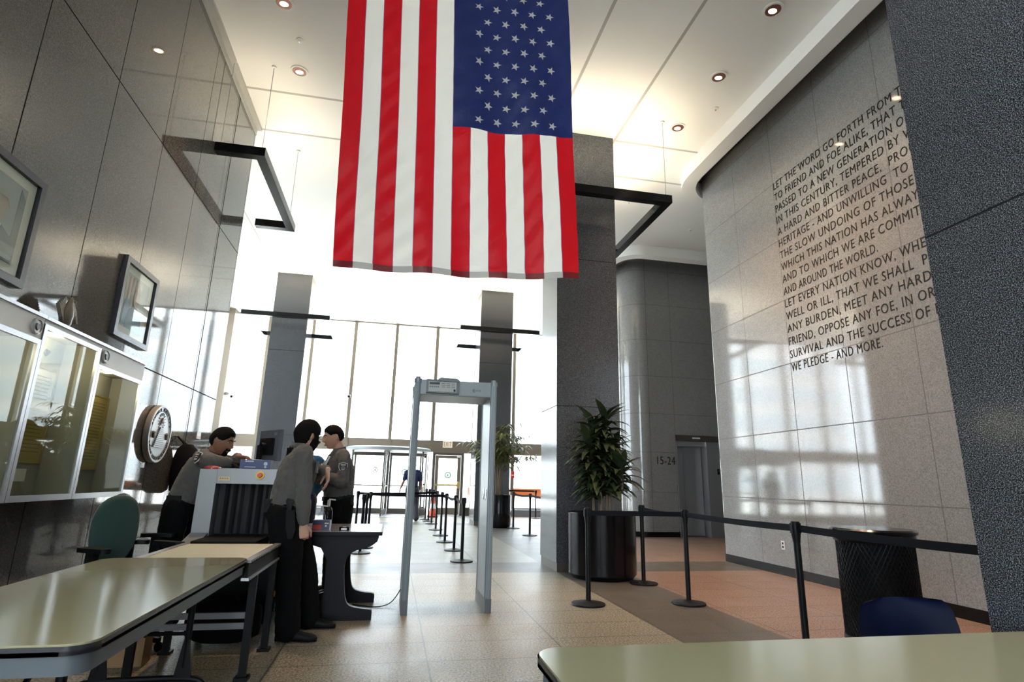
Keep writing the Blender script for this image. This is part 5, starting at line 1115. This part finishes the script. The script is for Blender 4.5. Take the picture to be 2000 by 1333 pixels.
def hair_test(p, ph, front=0.062, side=0.012, back=-0.062):
    a = abs(ph)
    if a < 0.55: lim = front
    elif a < 1.15: lim = front + (side - front) * (a - 0.55) / 0.6
    elif a < 1.75: lim = side + (0.004) * (a - 1.15)
    else: lim = side + (back - side) * min(1, (a - 1.75) / 0.45)
    return min(1.0, max(-1, (p.z - lim) / 0.02))
def hand_bm(bm, wrist, fdir, pnorm, thumb, curl=(0.5, 0.6, 0.4), s=1.1, spread=0.06):
    """fdir: to the fingertips; pnorm: out of the palm (fingers curl towards it); thumb: +1/-1 side of the thumb"""
    f = V(fdir).normalized(); pn = V(pnorm); pn = (pn - f * pn.dot(f)).normalized(); ac = f.cross(pn).normalized() * thumb; w_ = V(wrist)
    rings = []
    for u, hw, hd in ((-0.012, 0.026, 0.019), (0.01, 0.028, 0.018), (0.04, 0.037, 0.016), (0.07, 0.041, 0.0145), (0.092, 0.039, 0.012), (0.10, 0.030, 0.008)):
        rings.append([w_ + f * u * s + (ac * hw * math.cos(a) + pn * hd * math.sin(a)) * s for a in [2 * PI * k / 18 for k in range(18)]])
    loft(bm, rings)
    for i, (off, L, r) in enumerate(((0.030, 0.076, 0.0088), (0.010, 0.084, 0.0092), (-0.011, 0.078, 0.0088), (-0.031, 0.060, 0.0078))):
        p = w_ + (f * (0.088 - 0.004 * abs(i - 1)) + ac * off) * s; a = 0.12; d0 = (f + ac * spread * (1.5 - i)).normalized(); P_ = [p]; R_ = [r * s * 1.05]; cf = 1 + 0.08 * i
        for sg, cu, rr in ((0.44, curl[0], 0.98), (0.31, curl[1], 0.90), (0.25, curl[2], 0.74)):
            a += cu * cf; d = d0 * math.cos(a) + pn * math.sin(a); p = p + d * L * sg * s; P_.append(p); R_.append(r * s * rr)
        limb(bm, P_, R_, 10)
    tb = w_ + (f * 0.028 + ac * 0.026 + pn * 0.006) * s; d1 = (f * 0.62 + ac * 0.62 + pn * 0.40).normalized(); d2 = (f * 0.85 + ac * 0.10 + pn * 0.5).normalized()
    limb(bm, [tb, tb + d1 * 0.040 * s, tb + d1 * 0.040 * s + d2 * 0.030 * s, tb + d1 * 0.040 * s + d2 * 0.052 * s], [0.0130 * s, 0.0108 * s, 0.0095 * s, 0.0075 * s], 10)
def shoe_bm(bm, ankle, toe, s=1.0, floor=0.0):
    a = V(ankle); d = V(toe); d.z = 0; d.normalize(); sd = V((0, 0, 1)).cross(d).normalized(); o_ = V((a.x, a.y, floor)) - d * 0.075 * s
    secs = [(0.0, 0.028, 0.055), (0.02, 0.036, 0.085), (0.06, 0.039, 0.10), (0.10, 0.038, 0.088), (0.15, 0.043, 0.068), (0.20, 0.047, 0.056), (0.245, 0.043, 0.048), (0.275, 0.030, 0.038), (0.286, 0.014, 0.028)]
    rings = []
    for u, hw, h in secs:
        ring = []
        for k in range(20):
            t_ = 2 * PI * k / 20; ca, sa = math.cos(t_), math.sin(t_); ring.append(o_ + d * u * s + sd * hw * s * (abs(ca) ** 0.7) * (1 if ca > 0 else -1) + V((0, 0, (h / 2 + 0.002) * s + (h / 2) * s * (abs(sa) ** 0.75) * (1 if sa > 0 else -1))))
        rings.append(ring)
    loft(bm, rings)
def head_matrix(c, f, tilt=0.0, roll=0.0):
    f = V(f); f.z = 0; f.normalize(); r = V((f.y, -f.x, 0)); m = Matrix((r, f, (0, 0, 1))).transposed()
    m = m @ Matrix.Rotation(tilt, 3, 'X') @ Matrix.Rotation(roll, 3, 'Y'); return Matrix.Translation(V(c)) @ m.to_4x4() @ Matrix.Diagonal((1.1, 1.08, 1.06, 1))
def skin_mat(name, col):
    m = pmat(name, col, 0.5, spec=0.35); b = m.node_tree.nodes['Principled BSDF']; b.inputs['Subsurface Weight'].default_value = 0.12; b.inputs['Subsurface Radius'].default_value = (0.01, 0.004, 0.002); return m

def person(label, J, skin, shirt, trouser, hair=None, beard=None, heavy=1.0, short=False, gloves=None, hl=None, shoe=None, group=None, coarse=False):
    """J: joints in world space. Sides are the person's own left and right."""
    P, Wt, Ch, Nk = V(J['pelvis']), V(J['waist']), V(J['chest']), V(J['neck']); Hd = V(J['head']); T = head_matrix(J['head'], J['face'], J.get('tilt', 0), J.get('roll', 0))
    sR, sL, hR, hL = V(J['sR']), V(J['sL']), V(J['hR']), V(J['hL']); ss = (sR - sL).normalized(); hs = (hR - hL).normalized(); ws = (ss + hs).normalized()
    t = thing('person', label, 'person', (P.x, P.y, 0), group=group); vx = 0.0065 if not coarse else 0.010; k = heavy
    up_ = (Nk - P).normalized()
    tor = [(P - up_ * 0.10, hs, 0.10, 0.08), (P - up_ * 0.05, hs, 0.150 * k, 0.105 * k), (P, hs, 0.160 * k, 0.112 * k), (Wt, ws, 0.142 * k, 0.108 * k), (Ch, ss, 0.162, 0.112 * k), (Ch.lerp(Nk, 0.5), ss, 0.165, 0.105), (Nk - up_ * 0.055, ss, 0.125, 0.075), (Nk - up_ * 0.01, ss, 0.065, 0.055)]
    # body: one continuous skin
    bm = B(); torso(bm, tor)
    hb = T @ V((0, -0.025, -0.055)); limb(bm, [Nk - up_ * 0.06, Nk + up_ * 0.02, hb], [0.066, 0.058, 0.056], 18)
    head_bm(bm, T)
    for a in 'RL':
        S_, E_, W_ = V(J['s' + a]), V(J['e' + a]), V(J['w' + a]); limb(bm, [S_.lerp(Nk, 0.35), S_, S_.lerp(E_, 0.5), E_, E_.lerp(W_, 0.35), W_], [0.055, 0.056, 0.046, 0.038, 0.040, 0.026])
        fd, pn, th, cu = J['hand' + a]; hand_bm(bm, W_, fd, pn, th, cu)
        H_, K_, A_ = V(J['h' + a]), V(J['k' + a]), V(J['a' + a]); limb(bm, [H_ + V((0, 0, 0.03)), H_.lerp(K_, 0.4), K_, K_.lerp(A_, 0.35), A_], [0.085 * k, 0.074, 0.053, 0.054, 0.036])
        shoe_bm(bm, A_, J['toe' + a], 0.9, 0.004)
    body = obj('body', remesh(bm, vx, 3, 0.45), skin, t, smooth=180)
    R3 = T.to_3x3()
    # face details
    for s in (-1, 1):
        bm = B(); ellipsoid(bm, T @ V((s * 0.032, 0.0755, 0.010)), 0.0105, 0.0075, 0.0045, 12, 8, R3); e = obj('eye', bm, M['eye_white'], t)
        bm = B(); ellipsoid(bm, T @ V((s * 0.032, 0.0815, 0.010)), 0.0055, 0.003, 0.0045, 10, 8, R3); obj('iris', bm, M['eye_dark'], e)
        bm = B(); limb(bm, [T @ V((s * 0.014, 0.0955, 0.029)), T @ V((s * 0.032, 0.0935, 0.035)), T @ V((s * 0.050, 0.081, 0.029))], [0.0035, 0.0045, 0.003], 8); obj('eyebrow', bm, hair or M['hair'], t)
    bm = B(); limb(bm, [T @ V((-0.022, 0.086, -0.067)), T @ V((-0.008, 0.0985, -0.064)), T @ V((0.008, 0.0985, -0.064)), T @ V((0.022, 0.086, -0.067))], [0.003, 0.0045, 0.0045, 0.003], 8); limb(bm, [T @ V((-0.018, 0.087, -0.072)), T @ V((0, 0.0975, -0.073)), T @ V((0.018, 0.087, -0.072))], [0.003, 0.005, 0.003], 8); obj('lips', bm, M['lips'], t)
    if hair: obj('hair', patch_bm(T, (lambda p, ph: hair_test(p, ph, **(hl or {}))), J.get('hair_t', 0.010)), hair, t, smooth=180)
    if beard: obj('beard', patch_bm(T, beard, 0.009), hair, t, smooth=180)
    # shirt
    so = 0.022; bm = B()
    Pw = P.lerp(Wt, 0.25); torso(bm, [(Pw - up_ * 0.02, hs, 0.168 * k, 0.122 * k), (Wt, ws, 0.162 * k, 0.130 * k), (Ch, ss, 0.178, 0.132 * k), (Ch.lerp(Nk, 0.5), ss, 0.178, 0.122), (Nk - up_ * 0.06, ss, 0.135, 0.085), (Nk - up_ * 0.005, ss, 0.078, 0.068)])
    for a in 'RL':
        S_, E_, W_ = V(J['s' + a]), V(J['e' + a]), V(J['w' + a]); end = E_.lerp(W_, 0.88) if not short else S_.lerp(E_, 0.78)
        if short: limb(bm, [S_.lerp(Nk, 0.35), S_, end], [0.070, 0.074, 0.066])
        else: limb(bm, [S_.lerp(Nk, 0.35), S_, S_.lerp(E_, 0.55), E_, E_.lerp(W_, 0.5), end], [0.070, 0.073, 0.064, 0.058, 0.054, 0.044])
    sh = obj('shirt', remesh(bm, 0.011 if not coarse else 0.016, 4, 0.5, 0.0075, (15, 15, 11), seed=P.x * 3), shirt, t, smooth=180)
    # trousers
    bm = B(); torso(bm, [(P - up_ * 0.11, hs, 0.11, 0.09), (P - up_ * 0.05, hs, 0.172 * k, 0.128 * k), (P, hs, 0.176 * k, 0.130 * k), (P.lerp(Wt, 0.38), ws, 0.160 * k, 0.124 * k)])
    for a in 'RL':
        H_, K_, A_ = V(J['h' + a]), V(J['k' + a]), V(J['a' + a]); limb(bm, [H_ + V((0, 0, 0.02)), H_.lerp(K_, 0.4), K_, K_.lerp(A_, 0.5), A_ + V((0, 0, 0.0))], [0.118 * k, 0.112 * k, 0.094, 0.092, 0.090])
    obj('trousers', remesh(bm, 0.012 if not coarse else 0.018, 4, 0.5, 0.005, (12, 12, 14), seed=P.y), trouser, t, smooth=180)
    for a in 'RL':
        bm = B(); shoe_bm(bm, J['a' + a], J['toe' + a], 1.06); so_ = obj('shoe', bm, shoe or M['leather'], t, smooth=60)
    if gloves:
        for a in gloves:
            fd, pn, th, cu = J['hand' + a]; bm = B(); hand_bm(bm, V(J['w' + a]), fd, pn, th, cu, 1.2); obj('glove', bm, M['black_rubber'], t, smooth=60)
    # belt
    bm = B(); c0 = P.lerp(Wt, 0.30); rings = []
    for z, q in ((-0.022, 1.0), (-0.022, 1.05), (0.022, 1.05), (0.022, 1.0)):
        fd_ = up_.cross(ws).normalized(); rings.append([c0 + up_ * z + ws * 0.172 * k * q * math.cos(a) + fd_ * 0.135 * k * q * math.sin(a) for a in [2 * PI * i / 36 for i in range(36)]])
    loft(bm, rings, cap=False, close=True); bl = obj('belt', bm, M['leather'], t)
    return t, T, bl, (P, Wt, Ch, Nk, ss, up_)
M['eye_white'] = pmat('eye_white', (0.6, 0.58, 0.55), 0.3); M['eye_dark'] = pmat('eye_dark', (0.02, 0.012, 0.01), 0.2); M['lips'] = pmat('lips', (0.30, 0.13, 0.11), 0.5)
M['skin_light'] = skin_mat('skin_light', (0.50, 0.29, 0.21)); M['skin_tan'] = skin_mat('skin_tan', (0.45, 0.25, 0.17)); M['skin_brown'] = skin_mat('skin_brown', (0.22, 0.11, 0.065))
M['patch_black'] = pmat('patch_black', (0.012, 0.012, 0.014), 0.6); M['patch_white'] = pmat('patch_white', (0.62, 0.62, 0.60), 0.6)
def sleeve_patch(t, c, nrm, s=0.045):
    """shield shaped shoulder patch: black field with a white border and marks"""
    n_ = V(nrm).normalized(); u_ = V((0, 0, 1)); u_ = (u_ - n_ * u_.dot(n_)).normalized(); r_ = u_.cross(n_).normalized(); c = V(c)
    shp = [(-1, 0.9), (-0.5, 1.0), (0, 1.12), (0.5, 1.0), (1, 0.9), (1.0, 0.1), (0.8, -0.5), (0.4, -0.95), (0, -1.25), (-0.4, -0.95), (-0.8, -0.5), (-1.0, 0.1)]
    pt = lambda x, y, o: c + r_ * x * s + u_ * y * s - n_ * 0.010 * abs(x) ** 2 + n_ * o
    def plate(k, o, mat, par):
        bm = B(); ctr = bm.verts.new(pt(0, 0, o + 0.004)); vs = [bm.verts.new(pt(x * k, y * k, o)) for x, y in shp]; lo = [bm.verts.new(pt(x * k, y * k, o - 0.006)) for x, y in shp]
        for i in range(12):
            j = (i + 1) % 12; bm.faces.new((ctr, vs[i], vs[j])); bm.faces.new((vs[j], vs[i], lo[i], lo[j]))
        bmesh.ops.recalc_face_normals(bm, faces=bm.faces); return obj('patch_field' if par is not t else 'shoulder_patch', bm, mat, par)
    a = plate(1.0, 0.0, M['patch_white'], t); plate(0.88, 0.002, M['patch_black'], a)
    bm = B()
    for (x0, y0), (x1, y1) in (((-0.6, 0.62), (0.6, 0.62)), ((-0.5, 0.42), (0.5, 0.42)), ((-0.45, -0.05), (0.0, 0.10)), ((0.0, 0.10), (0.45, -0.05)), ((-0.35, -0.35), (0.35, -0.35)), ((-0.2, -0.55), (0.2, -0.55)), ((-0.35, -0.35), (-0.2, -0.55)), ((0.35, -0.35), (0.2, -0.55))):
        obox(bm, pt(x0, y0, 0.007), pt(x1, y1, 0.007), 0.0045, 0.003, n_)
    obj('patch_emblem', bm, M['patch_white'], a)
def collar(t, Nk, up_, ss, mat):
    fd = up_.cross(ss).normalized(); fd = -fd if False else fd; bm = B(); rings = []
    for r, z in ((0.074, -0.025), (0.080, -0.02), (0.072, 0.035), (0.064, 0.04), (0.060, 0.02)):
        rings.append([Nk + up_ * (z - 0.012 * math.sin(a)) + (ss * math.cos(a) + fd * math.sin(a)) * r for a in [2 * PI * i / 28 for i in range(28)]])
    loft(bm, rings, cap=False, close=True); obj('collar', bm, mat, t, smooth=60)

# --- officer in the middle, leaning back, seen from behind
J = dict(pelvis=(-0.835, 5.09, 0.92), waist=(-0.815, 5.10, 1.06), chest=(-0.785, 5.12, 1.25), neck=(-0.76, 5.13, 1.445), head=(-0.738, 5.15, 1.555), face=(0.74, 0.67, 0), tilt=-0.16, roll=0.05,
         sR=(-0.725, 4.945, 1.385), sL=(-0.80, 5.315, 1.40), eR=(-0.685, 4.875, 1.105), eL=(-0.69, 5.50, 1.24), wR=(-0.668, 4.93, 0.845), wL=(-0.565, 5.29, 1.275),
         hR=(-0.82, 5.00, 0.88), hL=(-0.84, 5.15, 0.88), kR=(-0.74, 4.96, 0.48), kL=(-0.66, 5.25, 0.48), aR=(-0.70, 4.92, 0.085), aL=(-0.60, 5.31, 0.085), toeR=(1, -0.12, 0), toeL=(1, -0.10, 0),
         handR=((0.12, 0.02, -1), (-0.25, 1, -0.05), 1, (0.75, 0.95, 0.6)), handL=((0.16, -0.12, -1), (-1, -0.3, -0.2), 1, (0.22, 0.3, 0.2)))
full_beard = lambda p, ph: min(1, (-0.028 - p.z) / 0.02) if (abs(ph) < 1.55 and p.z < -0.02 and not (abs(p.x) < 0.022 and p.z > -0.078 and p.z < -0.055 and abs(ph) < 0.6)) else (min(1, (0.01 - p.z) / 0.02) if 1.05 < abs(ph) < 1.45 and p.z < 0.01 else -1)
t, T, bl, G = person('person in grey uniform shirt with beard and glasses, nearest, back turned, one fist hanging', J, M['skin_light'], M['shirt'], M['trouser'], M['hair'], full_beard, 1.14, hl=dict(front=0.06, side=0.0, back=-0.085))
collar(t, G[3], G[5], G[4], M['shirt'])
bm = B()
for s in (-1, 1):
    pts = [T @ V((s * (0.032 + 0.022 * math.cos(a)), 0.106, 0.008 + 0.017 * math.sin(a))) for a in [2 * PI * k / 16 for k in range(17)]]; tube(bm, pts, 0.0018, 6)
    tube(bm, [T @ V((s * 0.054, 0.105, 0.012)), T @ V((s * 0.083, 0.06, 0.012)), T @ V((s * 0.084, -0.01, 0.012)), T @ V((s * 0.082, -0.03, -0.004))], 0.002, 6)
tube(bm, [T @ V((-0.010, 0.106, 0.012)), T @ V((0.010, 0.106, 0.012))], 0.0018, 6); obj('glasses', bm, M['black_plastic'], t)
bm = B(); prism(bm, [(-0.80, 4.90, 0.955), (-0.735, 4.885, 0.955), (-0.715, 4.885, 0.80), (-0.73, 4.885, 0.74), (-0.765, 4.89, 0.74), (-0.79, 4.895, 0.82)], (0.004, -0.045, 0)); obj('holster', bm, M['leather'], bl, bevel=0.008)
bm = B(); prism(bm, [(-0.79, 4.888, 0.95), (-0.765, 4.884, 0.95), (-0.752, 4.884, 1.03), (-0.80, 4.888, 1.045), (-0.812, 4.89, 1.02)], (0.004, -0.03, 0)); obj('pistol_grip', bm, M['black_plastic'], bl, bevel=0.004)
bm = B(); box(bm, -0.985, 4.96, 0.93, -0.925, 5.01, 1.03); obj('pouch', bm, M['leather'], bl, bevel=0.008)
bm = B(); box(bm, -0.862, 4.912, 0.968, -0.838, 4.918, 0.99); box(bm, -0.858, 4.908, 0.935, -0.842, 4.915, 0.955); obj('snap', bm, M['chrome'], bl)
bm = B(); box(bm, -0.63, 5.02, 1.24, -0.615, 5.10, 1.34); obj('chest_pocket', bm, M['shirt'], t, bevel=0.005)

# --- officer at the desk, arms folded
J = dict(pelvis=(-0.575, 6.76, 0.95), waist=(-0.585, 6.76, 1.09), chest=(-0.59, 6.75, 1.29), neck=(-0.61, 6.75, 1.50), head=(-0.69, 6.73, 1.655), face=(-0.93, -0.36, 0), tilt=-0.24,
         sR=(-0.665, 6.93, 1.44), sL=(-0.545, 6.565, 1.435), eR=(-0.82, 6.84, 1.19), eL=(-0.515, 6.47, 1.15), wR=(-0.70, 6.67, 1.19), wL=(-0.775, 6.55, 1.265),
         hR=(-0.58, 6.86, 0.92), hL=(-0.54, 6.68, 0.92), kR=(-0.60, 6.88, 0.49), kL=(-0.555, 6.68, 0.49), aR=(-0.585, 6.89, 0.085), aL=(-0.53, 6.70, 0.085), toeR=(-0.9, 0.1, 0), toeL=(-0.95, -0.35, 0),
         handR=((0.9, -0.3, 0.0), (0.2, 0.8, 0.4), -1, (0.8, 0.9, 0.6)), handL=((-0.55, 0.75, 0.35), (0.6, 0.5, -0.1), -1, (0.35, 0.4, 0.3)))
t, T, bl, G = person('person in grey uniform shirt and black tie standing with folded arms behind the desk', J, M['skin_tan'], M['shirt'], M['trouser'], M['hair'], None, 1.22, hl=dict(front=0.068, side=0.03, back=-0.045))
collar(t, G[3], G[5], G[4], M['shirt'])
sleeve_patch(t, (-0.53, 6.455, 1.32), (0.1, -1, 0.08), 0.047)
bm = B(); prism(bm, [(-0.70, 6.72, 1.46), (-0.69, 6.68, 1.46), (-0.765, 6.655, 1.25), (-0.785, 6.715, 1.25)], (-0.02, -0.008, 0)); obj('tie', bm, M['leather'], t, bevel=0.004)
bm = B(); obox(bm, (-0.69, 6.585, 1.44), (-0.735, 6.58, 1.335), 0.02, 0.006, (0, 1, 0)); obj('badge_strip', bm, M['patch_white'], t)
bm = B(); box(bm, -0.47, 6.60, 0.93, -0.40, 6.70, 1.03); obj('pouch', bm, M['leather'], bl, bevel=0.008); bm = B(); box(bm, -0.66, 6.60, 0.90, -0.58, 6.645, 1.03); obj('radio', bm, M['black_plastic'], bl, bevel=0.008)

# --- officer leaning on the scanner
J = dict(pelvis=(-1.90, 5.97, 0.93), waist=(-1.86, 5.96, 1.06), chest=(-1.79, 5.95, 1.22), neck=(-1.70, 5.93, 1.395), head=(-1.615, 5.91, 1.525), face=(0.97, -0.26, 0), tilt=-0.32,
         sR=(-1.74, 5.77, 1.36), sL=(-1.69, 6.115, 1.35), eR=(-1.665, 5.66, 1.318), eL=(-1.53, 6.12, 1.322), wR=(-1.475, 5.72, 1.318), wL=(-1.46, 5.90, 1.385),
         hR=(-1.91, 5.88, 0.90), hL=(-1.92, 6.06, 0.90), kR=(-1.94, 5.87, 0.48), kL=(-1.95, 6.07, 0.48), aR=(-2.0, 5.86, 0.085), aL=(-2.02, 6.08, 0.085), toeR=(1, -0.1, 0), toeL=(1, 0.1, 0),
         handR=((1, 0.12, -0.02), (0, 0.1, -1), -1, (0.5, 0.7, 0.5)), handL=((0.97, -0.2, -0.08), (0.1, -0.2, -1), 1, (0.35, 0.55, 0.4)))
J['eR'] = (-1.585, 5.61, 1.325)
goatee = lambda p, ph: min(1, (-0.07 - p.z) / 0.02) if abs(ph) < 0.5 and p.z < -0.07 else (1 if abs(ph) < 0.45 and -0.058 < p.z < -0.047 else -1)
t, T, bl, G = person('person in grey uniform shirt leaning on the x-ray machine, looking down at its top', J, M['skin_brown'], M['shirt'], M['trouser'], M['hair'], goatee, 1.0, gloves='R', hl=dict(front=0.066, side=0.02, back=-0.055))
collar(t, G[3], G[5], G[4], M['shirt'])
sleeve_patch(t, (-1.745, 5.667, 1.362), (-0.62, -0.72, 0.22), 0.047)
bm = B(); box(bm, -1.98, 5.78, 0.93, -1.86, 5.83, 1.02); obj('pouch', bm, M['leather'], bl, bevel=0.008)
bm = B(); prism(bm, [(-1.60, 5.90, 1.33), (-1.60, 5.94, 1.33), (-1.65, 5.95, 1.19), (-1.65, 5.90, 1.19)], (0.02, 0, 0.01)); obj('tie', bm, M['leather'], t)
# black backpack hung behind him
t = thing('backpack', 'black backpack hung on the left wall behind the officer at the x-ray machine', 'backpack', (-2.45, 8.0, 1.0))
bm = B(); rings = []
for z, hw, hd in ((0.98, 0.12, 0.08), (1.02, 0.19, 0.13), (1.2, 0.21, 0.15), (1.4, 0.20, 0.14), (1.52, 0.16, 0.11), (1.58, 0.08, 0.06)):
    rings.append([V((-2.57 + hd * 0.9 * math.cos(a) * 1.1, 7.95 + hw * math.sin(a), z)) for a in [2 * PI * k / 20 for k in range(20)]])
loft(bm, rings); obj('bag_body', bm, M['trouser'], t, smooth=70)
bm = B(); tube(bm, smoothpts([(-2.58, 7.90, 1.56), (-2.68, 7.92, 1.66), (-2.70, 7.98, 1.66), (-2.58, 8.00, 1.56)]), 0.012, 8); obj('strap', bm, M['black_rubber'], t)
bm = B(); box(bm, -2.44, 7.86, 1.1, -2.405, 8.04, 1.28); obj('front_pocket', bm, M['trouser'], t, bevel=0.015)

# --- person in a blue jacket, mostly hidden
M['jacket_blue'] = fabric('jacket_blue', (0.012, 0.075, 0.16), 300, 0.2); M['trouser_navy'] = fabric('trouser_navy', (0.012, 0.014, 0.04), 300, 0.2)
J = dict(pelvis=(-1.15, 8.0, 0.93), waist=(-1.15, 8.0, 1.06), chest=(-1.15, 8.0, 1.25), neck=(-1.15, 8.0, 1.46), head=(-1.155, 8.03, 1.60), face=(-0.2, 1, 0), tilt=-0.1,
         sR=(-0.96, 8.0, 1.41), sL=(-1.34, 8.0, 1.41), eR=(-0.93, 7.99, 1.13), eL=(-1.38, 8.0, 1.13), wR=(-1.0, 8.16, 0.98), wL=(-1.36, 8.12, 0.92),
         hR=(-1.06, 8.0, 0.90), hL=(-1.24, 8.0, 0.90), kR=(-1.06, 8.0, 0.48), kL=(-1.24, 8.01, 0.48), aR=(-1.05, 7.98, 0.085), aL=(-1.25, 7.98, 0.085), toeR=(0.2, 1, 0), toeL=(-0.2, 1, 0),
         handR=((-0.2, 0.8, -0.5), (-0.8, -0.2, 0), -1, (0.5, 0.6, 0.4)), handL=((0.1, 0.3, -1), (1, 0.2, 0), -1, (0.4, 0.5, 0.3)))
person('person in a blue jacket almost hidden behind the two officers', J, M['skin_tan'], M['jacket_blue'], M['trouser_navy'], M['hair'], None, 1.0, coarse=True)

# --- person walking away towards the revolving door
M['tee_navy'] = fabric('tee_navy', (0.014, 0.02, 0.07), 300, 0.2); M['jeans_grey'] = fabric('jeans_grey', (0.035, 0.038, 0.05), 300, 0.2)
X0 = 0.62
J = dict(pelvis=(X0, 18.35, 0.95), waist=(X0, 18.36, 1.09), chest=(X0 - 0.005, 18.39, 1.29), neck=(X0 - 0.01, 18.42, 1.51), head=(X0 - 0.01, 18.47, 1.65), face=(-0.1, 1, 0), tilt=-0.15,
         sR=(X0 + 0.19, 18.42, 1.45), sL=(X0 - 0.20, 18.41, 1.45), eR=(X0 + 0.24, 18.38, 1.17), eL=(X0 - 0.27, 18.38, 1.18), wR=(X0 + 0.23, 18.48, 0.94), wL=(X0 - 0.36, 18.42, 0.95),
         hR=(X0 + 0.09, 18.35, 0.92), hL=(X0 - 0.09, 18.35, 0.92), kR=(X0 + 0.12, 18.38, 0.49), kL=(X0 - 0.07, 18.52, 0.5), aR=(X0 + 0.16, 18.22, 0.09), aL=(X0 - 0.07, 18.62, 0.09), toeR=(0.12, 1, 0), toeL=(0, 1, 0),
         handR=((0, 0.25, -1), (-1, 0.2, 0), -1, (0.4, 0.5, 0.3)), handL=((-0.25, 0.1, -1), (1, 0.2, 0), -1, (0.3, 0.4, 0.3)))
person('person in navy T-shirt and grey trousers walking away towards the revolving door', J, M['skin_brown'], M['tee_navy'], M['jeans_grey'], M['hair'], None, 1.04, short=True, coarse=True)
